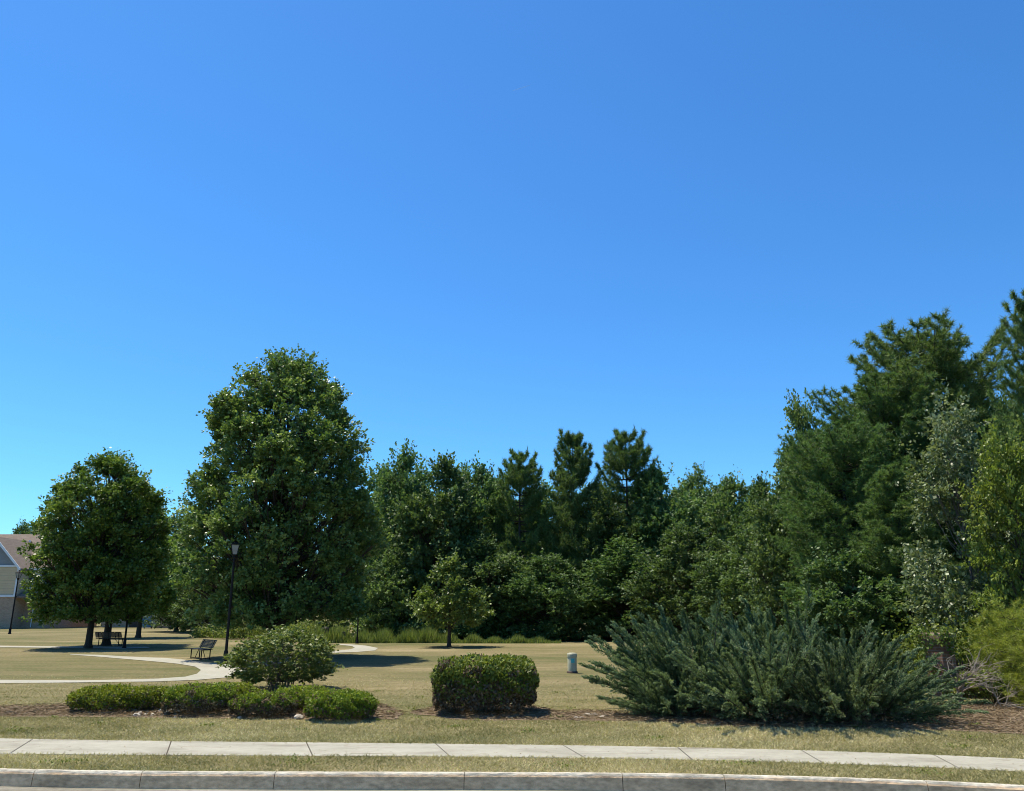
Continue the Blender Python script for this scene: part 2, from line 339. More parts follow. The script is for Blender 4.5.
def kerb():
    mb = MB(); H = .15
    jx = sorted([G(px, 771)[0] for px in (34, 145, 278, 465, 620, 718, 900, 1060)] + [-12, -9.5, -7, 7.5, 10, 12.5] + [-40, 40])
    prof = [(-.105, -H), (-.088, -.03), (-.078, -.010), (-.062, 0.004), (-.004, 0.004), (-.004, -H)]   # (dy from back, z)
    for a, b in zip(jx[:-1], jx[1:]):
        if b - a < .03: continue
        xs = np.linspace(a + .0035, b - .0035, max(2, int((b - a) / .12)))
        vs = []; m = len(prof)
        for x in xs:
            y = float(kb(x)); ch = .0
            for j, (dy, z) in enumerate(prof):
                k = random.random()
                dd = .008 * (k - .5) if j in (2, 3) else 0
                if j in (2, 3) and random.random() < .05: dd = -.018 if j == 3 else .0
                vs.append((x, y + dy + (abs(dd) if j == 2 else 0), z + (dd if j in (2, 3) else 0)))
        fs = [(i * m + j, (i + 1) * m + j, (i + 1) * m + j + 1, i * m + j + 1) for i in range(len(xs) - 1) for j in range(m - 1)]
        mb.add(vs, fs); e = len(xs) - 1
        mb.add(vs[:m], [tuple(range(m))]); mb.add(vs[e * m:], [tuple(range(m))[::-1]])
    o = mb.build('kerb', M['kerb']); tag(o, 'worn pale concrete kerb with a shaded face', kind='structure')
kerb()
mb, _, _ = strip('', lambda x: kb(x) - .62, lambda x: kb(x) - .08, -.158, -.15, None)
tag(mb.build('gutter', M['gutter']), 'stained concrete gutter along the kerb', kind='structure')
mb, _, _ = strip('', lambda x: kb(x) - 9, lambda x: kb(x) - .60, -.162, -.162, None)
tag(mb.build('road', M['asphalt']), 'asphalt road in front of the park', kind='structure')
# sidewalk slabs
def stain_walk():
    n = M['concrete'].node_tree; N = n.nodes; L = n.links; p = [x for x in N if x.type == 'BSDF_PRINCIPLED'][0]; src = p.inputs['Base Color'].links[0].from_socket
    tc = N.new('ShaderNodeTexCoord'); out = src
    for sc, lo, hi, col in (((.7, 5.5, 1), .60, .70, (.66, .62, .55, 1)), ((2.2, 2.2, 1), .64, .70, (.78, .75, .68, 1)), ((14, 14, 1), .68, .74, (.60, .56, .50, 1))):
        mp = N.new('ShaderNodeMapping'); mp.inputs['Scale'].default_value = sc; L.new(tc.outputs['Object'], mp.inputs[0])
        nz = N.new('ShaderNodeTexNoise'); nz.inputs['Scale'].default_value = 1; nz.inputs['Detail'].default_value = 5; L.new(mp.outputs[0], nz.inputs[0])
        mr = N.new('ShaderNodeMapRange'); mr.inputs['From Min'].default_value = lo; mr.inputs['From Max'].default_value = hi; L.new(nz.outputs[0], mr.inputs['Value'])
        mx = N.new('ShaderNodeMixRGB'); mx.blend_type = 'MULTIPLY'; mx.inputs[2].default_value = col; L.new(mr.outputs[0], mx.inputs[0]); L.new(out, mx.inputs[1]); out = mx.outputs[0]
    L.new(out, p.inputs['Base Color'])
stain_walk()
def walk():
    jp = [(-115, 737, -150, 752), (37.8, 738, 17, 752), (174.7, 740, 168.6, 754.5), (309, 741, 313.6, 755.5), (436.7, 742, 450.8, 755.7),
          (562, 743, 584.8, 757), (675.6, 746, 691, 759), (800, 750, 822, 763), (930, 754, 955.5, 767.5), (1050, 759, 1085, 773)]
    j = [(G(a, b)[0], G(c, d)[0]) for a, b, c, d in jp]
    j = [(j[0][0] - 1.75 * k, j[0][1] - 1.8 * k) for k in range(14, 0, -1)] + j + [(j[-1][0] + 1.75 * k, j[-1][1] + 1.8 * k) for k in range(1, 14)]
    mb = MB(); zt = .005
    for (f0, n0), (f1, n1) in zip(j[:-1], j[1:]):
        m = 6; vs = []; dz = random.uniform(-.0015, .0015)
        for i in range(m + 1):
            t = i / m; xf = f0 + .008 + (f1 - f0 - .016) * t; xn = n0 + .008 + (n1 - n0 - .016) * t
            vs += [(xn, float(wn(xn)), zt + dz), (xf, float(wf(xf)), zt + dz), (xn, float(wn(xn)), -.05), (xf, float(wf(xf)), -.05)]
        fs = []
        for i in range(m):
            a, b = i * 4, i * 4 + 4
            fs += [(a, b, b + 1, a + 1), (a + 2, b + 2, b, a), (a + 1, b + 1, b + 3, a + 3)]
        fs += [(0, 1, 3, 2), (m * 4, m * 4 + 2, m * 4 + 3, m * 4 + 1)]
        mb.add(vs, fs)
    o = mb.build('sidewalk', M['concrete']); tag(o, 'pale concrete sidewalk slabs with dark joints', kind='structure')
    mb, _, _ = strip('', wn, wf, .001, .001, None)
    tag(mb.build('sidewalk_bed', M['soil']), 'dark soil in the sidewalk joints', kind='structure')
walk()
def poly_px(name, pts, z, mat, label):
    from mathutils.geometry import tessellate_polygon
    w_ = [Vector(G(x, y)) for x, y in pts]
    tri = tessellate_polygon([w_]); mb = MB()
    mb.add([(p.x, p.y, z) for p in w_], [tuple(t) if ((w_[t[1]] - w_[t[0]]).cross(w_[t[2]] - w_[t[0]])).z > 0 else tuple(t)[::-1] for t in tri])
    o = mb.build(name, mat); tag(o, label, kind='structure'); return o
poly_px('path', [(-160, 679.5), (0, 680.2), (80, 680.8), (119, 680), (158, 679), (185.5, 677), (197, 674), (201, 670.3), (195, 666.8), (178, 664), (158, 662), (119, 658.6),
                 (95, 656.6), (70, 654.8), (70, 654.5), (98, 655), (129, 656.8), (166, 658.2), (185, 660), (205, 662.5), (224, 664), (250, 662), (290, 655), (310, 652.6), (338, 650.8),
                 (350, 649.6), (355, 648), (352, 646.2), (340, 645), (338, 643.9), (352, 644.6), (366, 645.8), (378, 648.2), (375, 650.6), (357, 652.2), (338, 652.8), (315, 655.5), (295, 659),
                 (262, 670), (236, 676.5), (224, 678), (197, 680.2), (158, 681.8), (80, 682.8), (0, 683.6), (-160, 684)], .010, M['path'],
        'curved pale concrete path looping across the lawn')
poly_px('path', [(-120, 645.6), (0, 646), (90, 646.8), (146, 647), (150, 648), (120, 649), (90, 648.4), (0, 647.4), (-120, 647)], .012, M['path'],
        'far thin stretch of concrete path behind the left trees')
def blob(pts, k=6, amp=1.2):
    out = []
    for i in range(len(pts)):
        a = pts[i]; b = pts[(i + 1) % len(pts)]
        for t in range(k):
            u = t / k; out.append((a[0] + (b[0] - a[0]) * u + random.uniform(-3, 3), a[1] + (b[1] - a[1]) * u + random.uniform(-amp, amp) * .7))
    return out
poly_px('mulch_bed', blob([(-90, 709), (0, 707), (70, 705), (160, 701), (230, 696), (330, 696), (385, 706), (405, 714), (396, 720), (300, 720), (190, 718.5), (90, 717.5), (0, 717), (-90, 717)], 5), .006, M['mulch'],
        'brown mulch bed under the low shrubs at the left')
poly_px('mulch_bed', blob([(410, 713), (440, 706), (530, 706), (560, 712), (590, 711), (640, 714), (700, 700), (800, 700), (930, 701), (950, 704), (1060, 704), (1140, 712), (1140, 737), (1024, 735), (950, 731), (880, 729), (740, 727), (660, 722), (590, 721), (470, 721)], 5), .007, M['mulch'],
        'brown pine straw bed under the junipers at the right')

# ---------------------------------------------------------------- grass blades
def grass():
    g = np.random.default_rng(3)
    segs = [(200, -9, 9, lambda x: kb(x) - .01, lambda x: wn(x) + .035, 3600, (.022, .055), .009),
            (201, -10, 10, lambda x: wf(x) - .035, lambda x: wf(x) + 2.3, 2900, (.02, .05), .010),
            (202, -14, 13, lambda x: wf(x) + 2.3, lambda x: wf(x) * 0 + 23, 1100, (.018, .04), .012)]
    Vs = []; Rs = []
    for sd, x0, x1, fa, fb, dens, hh, wd in segs:
        X = g.uniform(x0, x1, int((x1 - x0) * dens * float(np.mean(fb(np.linspace(x0, x1, 20)) - fa(np.linspace(x0, x1, 20))))))
        Y = fa(X) + (fb(X) - fa(X)) * g.uniform(0, 1, len(X))
        # patchy: thin out with a smooth field
        fld = np.sin(X * 2.1 + 3 * np.sin(Y * 1.7)) * np.sin(Y * 3.3 + 2 * np.sin(X * 1.3)) * .5 + .5
        keep = g.uniform(0, 1, len(X)) < (.5 + .5 * fld) * (np.clip(1 - (Y - 12.5) / 10, 0, 1) ** 1.3 if sd == 202 else 1)
        # keep paths and beds mostly clear
        keep &= ~inpoly(PATHP, X, Y)
        bed = inpoly(BEDP1, X, Y) | inpoly(BEDP2, X, Y)
        keep &= ~(bed & (g.uniform(0, 1, len(X)) > .16))
        X, Y, fld = X[keep], Y[keep], fld[keep]; n = len(X)
        c = np.stack([X, Y, np.zeros(n)], 1); a = g.uniform(0, 2 * pi, n); le = g.uniform(.5, 2.2, n)
        d = np.stack([np.cos(a) * le, np.sin(a) * le, np.ones(n)], 1)
        h = g.uniform(hh[0], hh[1], n) * (1 + .35 * (g.uniform(0, 1, n) > .93))
        Vs.append(needle_tris(c, d, g, h, wd * g.uniform(.6, 1.2, n)))
        big = np.sin(X * .9 + 1.5 * np.sin(Y * .8 + 1)) * .5 + .5
        b2 = np.sin(X * 2.7 + 2 * np.sin(Y * 1.9)) * np.sin(Y * 2.3 + np.sin(X * 3.1))
        Rs.append(np.clip(g.normal(.5, .2, n) + .34 * (big - .5) + .18 * b2, 0, 1))
    m = np_mesh('grass_blades', np.concatenate(Vs), 3, M['grassblade'], np.concatenate(Rs))
    o = link('grass', m); tag(o, 'short dry tan and olive grass blades along the sidewalk', 'grass', kind='stuff')
def inpoly(poly, X, Y):
    res = np.zeros(len(X), bool); n = len(poly); j = n - 1
    for i in range(n):
        xi, yi = poly[i]; xj, yj = poly[j]
        c = ((yi > Y) != (yj > Y)) & (X < (xj - xi) * (Y - yi) / (yj - yi + 1e-12) + xi)
        res ^= c; j = i
    return res
PATHP = [tuple(G(x, y)[:2]) for x, y in [(-160, 679.5), (150, 679), (201, 671), (195, 666), (160, 662), (95, 656.5), (98, 655), (224, 664), (260, 662), (262, 670), (236, 676), (158, 682), (-160, 684)]]
BEDP1 = [tuple(G(x, y)[:2]) for x, y in [(-90, 709), (0, 707), (70, 705), (160, 701), (230, 696), (330, 696), (385, 706), (405, 714), (396, 720), (300, 720), (190, 718.5), (90, 717.5), (0, 717), (-90, 717)]]
BEDP2 = [tuple(G(x, y)[:2]) for x, y in [(410, 713), (440, 706), (530, 706), (560, 712), (590, 711), (640, 714), (700, 700), (800, 700), (930, 701), (950, 704), (1060, 704), (1140, 712), (1140, 737), (1024, 735), (950, 731), (880, 729), (740, 727), (660, 722), (590, 721), (470, 721)]]
M['grassblade'] = leafmat('lawn_blades', (.16, .155, .060), (.43, .36, .19), (.70, .59, .36), .22, .7, .15, 0.0)
grass()
def litter():
    g = np.random.default_rng(5); Vs = []; Rs = []
    for poly, n in ((BEDP1, 16000), (BEDP2, 26000)):
        p = np.array(poly); X = g.uniform(p[:, 0].min(), p[:, 0].max(), n * 3); Y = g.uniform(p[:, 1].min(), p[:, 1].max(), n * 3)
        k = inpoly(poly, X, Y); X, Y = X[k][:n], Y[k][:n]; m = len(X)
        c = np.stack([X, Y, .012 + g.uniform(0, .03, m)], 1); a = g.uniform(0, 2 * pi, m)
        d = np.stack([np.cos(a), np.sin(a), g.uniform(-.15, .3, m)], 1)
        Vs.append(needle_tris(c, d, g, g.uniform(.05, .14, m), g.uniform(.006, .014, m))); Rs.append(g.uniform(0, 1, m))
    o = link('pine_straw', np_mesh('pine_straw', np.concatenate(Vs), 3, M['straw'], np.concatenate(Rs)))
    tag(o, 'brown fallen needles and bits of bark on the mulch beds', 'pine straw', kind='stuff')
litter()

# ---------------------------------------------------------------- trees
def profr(prof, t): return np.interp(t, [p[0] for p in prof], [p[1] for p in prof])
def broadleaf(name, seed, H, zb, Rm, prof, mat, nb=60, ns=22, nl=34, leaf=.13, spray=.7, br=.24, trunk_r=.2, lean=0.0, top_spikes=14, upb=.35, bark='bark', trunks=1, inner=.25, hang=0.0, nz=1.0, wd=.30, flat=.72, upd=.25, long=.10):
    """returns (trunk mesh, crown mesh): trunk with limbs, crown of boughs > sprays > leaves"""
    g = np.random.default_rng(seed)
    t = g.uniform(0, 1, nb * 4); keep = g.uniform(0, 1, nb * 4) < (profr(prof, t) + .12); t = t[keep][:nb]; nb = len(t)
    a = np.arange(nb) * 2.39996 + g.uniform(-.4, .4, nb)
    ph = g.uniform(0, 6.28, 4)
    env = Rm * profr(prof, t) * (1 + nz * (.10 * np.sin(2 * a + ph[0] + 5 * t) + .08 * np.sin(3 * a + ph[1] - 7 * t) + .06 * np.sin(5 * a + ph[2])))
    fr = np.where(g.uniform(0, 1, nb) < inner, g.uniform(.1, .5, nb), g.uniform(.62, .84, nb))
    brr = Rm * br * g.uniform(.65, 1.4, nb) * (.55 + .45 * profr(prof, t))
    rr = np.maximum(env * fr - brr * .15, 0)
    bc = np.stack([np.cos(a) * rr, np.sin(a) * rr, zb + (H - zb) * t * .96], 1)
    out = np.stack([np.cos(a), np.sin(a), np.zeros(nb)], 1)
    # sprays
    bi = np.repeat(np.arange(nb), ns); q = nrm(rdir(g, nb * ns) + out[bi] * .35 + np.array([0, 0, upb]))
    q[:, 2] *= np.where(q[:, 2] < 0, .7, 1)
    sp = bc[bi] + q * (brr[bi] * g.uniform(.45, 1.0, nb * ns))[:, None] * np.array([1, 1, flat])
    sd = nrm(q + out[bi] * .45 + np.array([0, 0, upd - hang]) + .3 * rdir(g, nb * ns))
    slen = spray * g.uniform(.6, 1.3, nb * ns) * np.where(g.uniform(0, 1, nb * ns) < long, 1.9, 1)
    # top leaders
    k = top_spikes
    if k:
        aa = g.uniform(0, 6.28, k); r2 = Rm * .32 * np.sqrt(g.uniform(0, 1, k)); 
        sp = np.concatenate([sp, np.stack([np.cos(aa) * r2, np.sin(aa) * r2, H - .03 * H * g.uniform(.2, 1.6, k) - (r2 / Rm) ** 2 * H * .5], 1)])
        sd = np.concatenate([sd, nrm(np.stack([np.cos(aa) * .25, np.sin(aa) * .25, np.ones(k)], 1))]); slen = np.concatenate([slen, spray * g.uniform(1.2, 2.0, k)])
    n = len(sp); si = np.repeat(np.arange(n), nl); m = len(si)
    u = g.uniform(0, 1, m); wid = (wd * slen[si] * (1.05 - .7 * u))[:, None]
    off = g.normal(size=(m, 3)) * wid * np.array([1, 1, .8]) * .62
    c = sp[si] + sd[si] * (slen[si] * u)[:, None] + off
    d = nrm(sd[si] * .6 + nrm(off) * .7 + .6 * rdir(g, m) - np.array([0, 0, .15]))
    sn = rdir(g, n); st2 = g.normal(0, .13, n)
    nn = nrm(np.array([0, 0, .75]) + .3 * nrm(off) + .75 * sn[si] + .45 * rdir(g, m))
    L = leaf * g.uniform(.6, 1.35, m)
    V = leaf_quads(c, d, nn, L, L * g.uniform(.55, .8, m))
    V[..., 2] = np.maximum(V[..., 2], .03)
    tone = g.uniform(-.18, .18, nb); tt = np.concatenate([tone[bi], np.zeros(k)])
    rnd = np.clip(g.normal(.46, .15, m) + tt[si] + st2[si] + .14 * u, 0, 1)
    crown = np_mesh(name + '_crown', V, 4, mat, rnd)
    mb = MB(); ztop = zb + (H - zb) * .8
    if trunks == 1:
        pts = [(0, 0, -.05), (.0, 0, .12 + trunk_r * .6), (.02 * lean, .0, zb), (lean * .6 + .05, .05, (zb + ztop) / 2), (lean, 0, ztop)]
        mb.tube(pts, [trunk_r * 1.55, trunk_r * 1.03, trunk_r * .85, trunk_r * .5, trunk_r * .12], 10)
    else:
        for i in range(trunks):
            an = 2 * pi * i / trunks + g.uniform(-.3, .3); rr_ = Rm * g.uniform(.25, .6); h_ = H * g.uniform(.55, .8)
            q_ = g.uniform(.05, .28); mb.tube([(cos(an) * q_, sin(an) * q_, -.02), (cos(an) * rr_ * .35, sin(an) * rr_ * .35, h_ * .35), (cos(an) * rr_ * .7, sin(an) * rr_ * .7, h_ * .7), (cos(an) * rr_, sin(an) * rr_, h_)],
                    [trunk_r, trunk_r * .8, trunk_r * .55, trunk_r * .25], 6)
    for i in range(nb):
        if t[i] < .14 and trunks == 1: continue
        b = bc[i]; z0 = max(zb * .9, b[2] - (H - zb) * .16 - .25 * np.hypot(b[0], b[1])); z0 = min(z0, ztop); fx = lean * z0 / H
        mid = np.array([b[0] * .5, b[1] * .5, z0 + (b[2] - z0) * .35]); r0 = trunk_r * (.28 if trunks == 1 else .5) * (1.1 - .6 * t[i])
        mb.tube([(fx, 0, z0), mid, b], [r0, r0 * .7, r0 * .3], 5, False)
        for _ in range(3 if trunks == 1 else 4):
            j = i * ns + int(g.integers(ns)); mb.tube([mid * .4 + b * .6, (sp[j] + b) / 2, sp[j] + sd[j] * slen[j] * .6], [r0 * .35, r0 * .22, r0 * .08], 4, False)
    me = bpy.data.meshes.new(name + '_trunk'); me.from_pydata(mb.v, [], mb.f); me.materials.append(M[bark]); me.polygons.foreach_set('use_smooth', mb.sm); me.update()
    return me, crown

def pine(name, seed, H, zb, Rm, prof, mat, spacing=.55, nbr=6, tuft=.24, nn_=18, dens=1.0, trunk_r=.17, nw=.028, rise=.25, side=2):
    g = np.random.default_rng(seed); mb = MB()
    mb.tube([(0, 0, -.05), (0, 0, .3), (.05, .03, H * .5), (0, 0, H * .98)], [trunk_r * 1.4, trunk_r, trunk_r * .65, trunk_r * .1], 8)
    TP = []; TD = []; z = zb; i = 0
    while z < H - .15:
        t = (z - zb) / (H - zb); L0 = Rm * profr(prof, t)
        for k in range(nbr):
            if g.uniform() < .10: continue
            a = 2 * pi * k / nbr + i * 1.1 + g.uniform(-.4, .4); L = L0 * g.uniform(.62, 1.15); rs = rise + .5 * t + g.uniform(-.15, .15)
            o = np.array([cos(a), sin(a), 0]); s = np.array([-sin(a), cos(a), 0])
            p0 = np.array([0, 0, z + g.uniform(-.2, .2)]); droop = -.10 * L
            def bp(u): return p0 + o * L * u + np.array([0, 0, L * rs * u * u * .8 + droop * u * (1 - u) * 2])
            mb.tube([bp(0), bp(.4), bp(.75), bp(1)], [q3 * min(1, H / 9) for q3 in (.05 * (1.1 - .6 * t), .035, .022, .01)], 4, False)
            m = max(2, int(L / .42 * dens))
            for j in range(m + 1):
                u = .30 + .70 * j / m; base = bp(u); tn = nrm(o + np.array([0, 0, rs]))
                TP.append(base); TD.append(tn + np.array([0, 0, .35]) + .25 * rdir(g, 1)[0])
                for sgn in (-1, 1):
                    for q in range(side):
                        ll = L * (.42 * (1.1 - u) + .10) * (q + 1) / side * g.uniform(.7, 1.2)
                        d = nrm(o * .75 + s * sgn * .9 + np.array([0, 0, .25]))
                        TP.append(base + d * ll + np.array([0, 0, g.uniform(-.08, .16)])); TD.append(d + np.array([0, 0, .5]) + .4 * rdir(g, 1)[0])
                    if j % 2 == 0: mb.tube([base, base + d * ll], [.014, .006], 3, False)
        z += spacing * g.uniform(.8, 1.2) * (1.15 - .45 * t); i += 1
    for _ in range(5): TP.append(np.array([g.normal() * .06, g.normal() * .06, H - g.uniform(0, .35)])); TD.append(np.array([0, 0, 1.]))
    TP = np.array(TP); TD = nrm(np.array(TD)); n = len(TP); ti = np.repeat(np.arange(n), nn_); m = len(ti)
    d = nrm(TD[ti] * .55 + rdir(g, m)); c = TP[ti] + TD[ti] * (g.uniform(-.5, .5, m) * tuft)[:, None]
    V = needle_tris(c, d, g, tuft * g.uniform(.7, 1.2, m), nw * g.uniform(.7, 1.2, m))
    V[..., 2] = np.maximum(V[..., 2], .03)
    tone = g.uniform(-.2, .2, n)
    crown = np_mesh(name + '_crown', V, 3, mat, np.clip(g.normal(.45, .18, m) + tone[ti], 0, 1))
    me = bpy.data.meshes.new(name + '_trunk'); me.from_pydata(mb.v, [], mb.f); me.materials.append(M['bark']); me.polygons.foreach_set('use_smooth', mb.sm); me.update()
    return me, crown

def put(kind, meshes, base, H_of, top_z, hw, Rm, label, cat, group=None, rz=None, names=('trunk', 'crown')):
    """stand a tree: scaled so that its top is at top_z and its half width is hw"""
    sz = top_z / H_of; sx = hw / Rm
    o = empty(kind, (base[0], base[1], 0), random.uniform(0, 6.28) if rz is None else rz, (sx, sx, sz))
    tag(o, label, cat, group)
    link(names[0], meshes[0], o); link(names[1], meshes[1], o)
    return o

OVAL = [(0, .55), (.12, .85), (.3, 1), (.5, .95), (.7, .74), (.86, .48), (1, .14)]
CONE = [(0, .72), (.12, .95), (.28, 1), (.5, .82), (.72, .55), (.9, .26), (1, .08)]
ROUND = [(0, .6), (.2, .92), (.45, 1), (.7, .85), (.88, .55), (1, .2)]
FULL = [(0, .9), (.2, 1), (.5, .97), (.75, .8), (.9, .5), (1, .2)]

# the big oak
b = XatG(270, 30); top = P(275, 351, 30)[2]
m_ = broadleaf('oak', 11, top - .25, 1.1, 3.92, [(0, .70), (.07, .88), (.22, .97), (.45, 1), (.62, .93), (.78, .77), (.90, .52), (1, .15)], M['oak'], nb=470, ns=20, nl=22, leaf=.11, spray=.30, wd=.40, br=.118, trunk_r=.17, top_spikes=70, nz=.6, inner=.28, upd=.55, long=.16)
o = empty('shade_tree', b, .4); tag(o, 'tallest dark green leafy tree with a broad dense crown beside the lamp post', 'tree'); link('trunk', m_[0], o); link('crown', m_[1], o)
# three lawn trees at the left
d1 = G(87, 648)[1]; b = G(88, 648); top = P(95, 450, d1)[2]
m_ = broadleaf('maple', 21, top - .3, 1.2, 3.1, [(0, .8), (.15, 1), (.4, .98), (.58, .93), (.76, .82), (.87, .66), (.95, .42), (1, .2)], M['maple'], nb=270, ns=17, nl=19, leaf=.125, spray=.32, wd=.40, br=.13, trunk_r=.15, top_spikes=26, nz=.6, inner=.26, upd=.4, long=.14)
o = empty('shade_tree', b, 1.0); tag(o, 'round leafy tree nearest the bench, leftmost of the three lawn trees', 'tree', 'three lawn trees at the left'); link('trunk', m_[0], o); link('crown', m_[1], o)
m_ = broadleaf('maple', 22, 7.2, 1.5, 2.9, OVAL, M['maple'], nb=190, ns=16, nl=16, leaf=.15, spray=.36, wd=.42, br=.15, trunk_r=.17, top_spikes=10)
put('shade_tree', m_, G(106, 645.5), 7.2, 7.9, 2.9, 2.9, 'leafy lawn tree whose trunk stands against the far bench', 'tree', 'three lawn trees at the left')
put('shade_tree', m_, G(138, 638), 7.2, 6.6, 2.6, 2.9, 'farthest of the three lawn trees, its trunk behind the lamp pole', 'tree', 'three lawn trees at the left')

# shared woodland meshes
BL = [(broadleaf('woodA', 31, 10, .5, 3.6, OVAL, M['wood'], nb=95, ns=26, nl=20, leaf=.19, spray=.6, top_spikes=6, br=.23), 10, 3.6),
      (broadleaf('woodB', 32, 10, .4, 3.6, CONE, M['wood'], nb=95, ns=20, nl=20, leaf=.18, spray=.6, br=.20, top_spikes=8), 10, 3.6),
      (broadleaf('woodC', 33, 10, .4, 4.2, FULL, M['wood'], nb=105, ns=26, nl=20, leaf=.19, spray=.6, top_spikes=5, br=.20), 10, 4.2),
      (broadleaf('woodD', 34, 6, .05, 3.4, ROUND, M['wood'], nb=75, ns=20, nl=24, leaf=.17, spray=.55, br=.22, top_spikes=5), 6, 3.4)]
PPR = [(0, .85), (.15, 1), (.35, .92), (.55, .72), (.75, .52), (.88, .36), (1, .12)]
PPF = [(0, .8), (.15, 1), (.4, .95), (.6, .80), (.78, .62), (.9, .42), (1, .12)]
PN = [(pine('pineA', 41, 11, 1.0, 3.0, PPR, M['pine'], tuft=.31, nw=.048, nn_=30), 11, 3.0),
      (pine('pineB', 42, 11, .8, 3.0, PPF, M['pine'], tuft=.31, nw=.048, nn_=30, spacing=.65), 11, 3.0)]
def stand(kind, lib, px, topy, Y, hwpx, label, cat='tree', group='trees at the edge of the wood'):
    me, H0, R0 = lib
    b = XatG(px, Y); top = P(px, topy, Y); k = Y / F * 1.0
    b[0] = top[0] * .5 + b[0] * .5
    return put(kind, me, b, H0, top[2], hwpx * k * (1.0 if 'pine' in kind else 1.14), R0, label, cat, group)
# front and crown row of the wood, left to right
W = [('leafy_tree', BL[1], 398, 452, 52, 42, 'grey green leafy tree with a spiky top just right of the big tree'),
     ('leafy_tree', BL[0], 438, 461, 50, 46, 'broad mid green tree rising behind the small lawn tree'),
     ('leafy_tree', BL[2], 476, 466, 53, 40, 'leafy tree with a ragged top left of the first pine'),
     ('pine_tree', PN[1], 520, 454, 51, 33, 'shortest of the three pines on the skyline, left of the other two'),
     ('pine_tree', PN[0], 574, 434, 51, 36, 'middle skyline pine with a narrow rounded top'),
     ('pine_tree', PN[1], 629, 434, 51, 40, 'rightmost of the three skyline pines, with an open ragged top'),
     ('leafy_tree', BL[1], 602, 492, 50, 38, 'green tree filling the gap between the two tallest skyline pines'),
     ('leafy_tree', BL[0], 668, 472, 50, 42, 'leafy tree touching the right side of the third skyline pine'),
     ('leafy_tree', BL[1], 703, 472, 52, 34, 'narrow green tree in the middle of the low part of the skyline'),
     ('leafy_tree', BL[2], 738, 479, 48, 42, 'broad leafy tree at the lowest part of the skyline'),
     ('leafy_tree', BL[0], 772, 482, 44, 36, 'leafy tree tucked against the left side of the tall right-hand trees'),
     ('understorey_tree', BL[3], 392, 560, 49, 36, 'low dark leafy tree left of the small lawn tree'),
     ('understorey_tree', BL[2], 545, 556, 47, 42, 'round low tree at the edge of the lawn below the middle pine'),
     ('understorey_tree', BL[0], 628, 540, 47, 46, 'wide rounded tree at the lawn edge below the rightmost skyline pine'),
     ('understorey_tree', BL[2], 690, 528, 43, 50, 'leafy tree behind the left tips of the juniper'),
     ('understorey_tree', BL[2], 752, 530, 38, 48, 'leafy tree behind the tallest juniper tips'),
     ('understorey_tree', BL[0], 490, 540, 48, 40, 'dark leafy tree directly behind the right side of the small lawn tree'),
     ('leafy_tree', BL[1], 812, 404, 33, 40, 'leafy tree at the left shoulder of the tall right-hand trees'),
     ('leafy_tree', BL[0], 800, 470, 30, 46, 'lower leafy tree in front of the left shoulder of the tall right-hand trees'),
     ('understorey_tree', BL[3], 850, 560, 24, 60, 'low leafy tree behind the middle of the junipers'),
     ('leafy_tree', BL[2], 842, 440, 29, 60, 'rounded leafy tree standing between the left shoulder and the lower pines'),
     ('leafy_tree', BL[1], 985, 372, 32, 50, 'leafy tree closing the gap between the tallest domed pine and the right edge pine'),
     ]
for a in W: stand(*a)
# second row, dark behind
for i, (px, ty, Y) in enumerate([(372, 470, 60), (412, 470, 60), (455, 474, 62), (500, 480, 60), (548, 488, 60), (600, 485, 62), (650, 482, 60), (688, 486, 60), (722, 488, 58), (760, 492, 56), (800, 470, 44), (850, 440, 42), (900, 420, 42), (960, 420, 40), (1020, 400, 38), (1075, 380, 34)]):
    stand('leafy_tree', BL[i % 3], px, ty, Y, 46 * 1.0, 'dim leafy tree in the second row of the wood, mostly hidden by the front trees', 'tree', 'second row trees of the wood')
# tall right-hand pines (own meshes, nearer)
pr = [(pine('pineC', 51, 12, .8, 3.2, [(0, .8), (.2, 1), (.5, .98), (.7, .88), (.85, .70), (.95, .46), (1, .25)], M['pine'], tuft=.24, nw=.030, nn_=48, spacing=.58, nbr=7, dens=1.05), 12, 3.2),
      (pine('pineD', 52, 12, .6, 3.2, PPR, M['pine'], tuft=.24, nw=.030, nn_=48, spacing=.58, nbr=7, dens=1.05), 12, 3.2)]
stand('pine_tree', pr[0], 940, 334, 31, 84, 'tallest full pine on the right with a domed top')
stand('pine_tree', pr[0], 894, 384, 30, 72, 'pine sloping down from the left side of the tallest right-hand pine')
stand('pine_tree', pr[1], 1062, 296, 24, 62, 'pine cut off by the right edge of the picture, its top highest of all')
stand('pine_tree', pr[0], 850, 430, 27, 60, 'shorter pine standing in front of the sloping right-hand pine')
stand('pine_tree', pr[1], 905, 470, 24, 60, 'low pine with yellowish lit boughs behind the junipers')
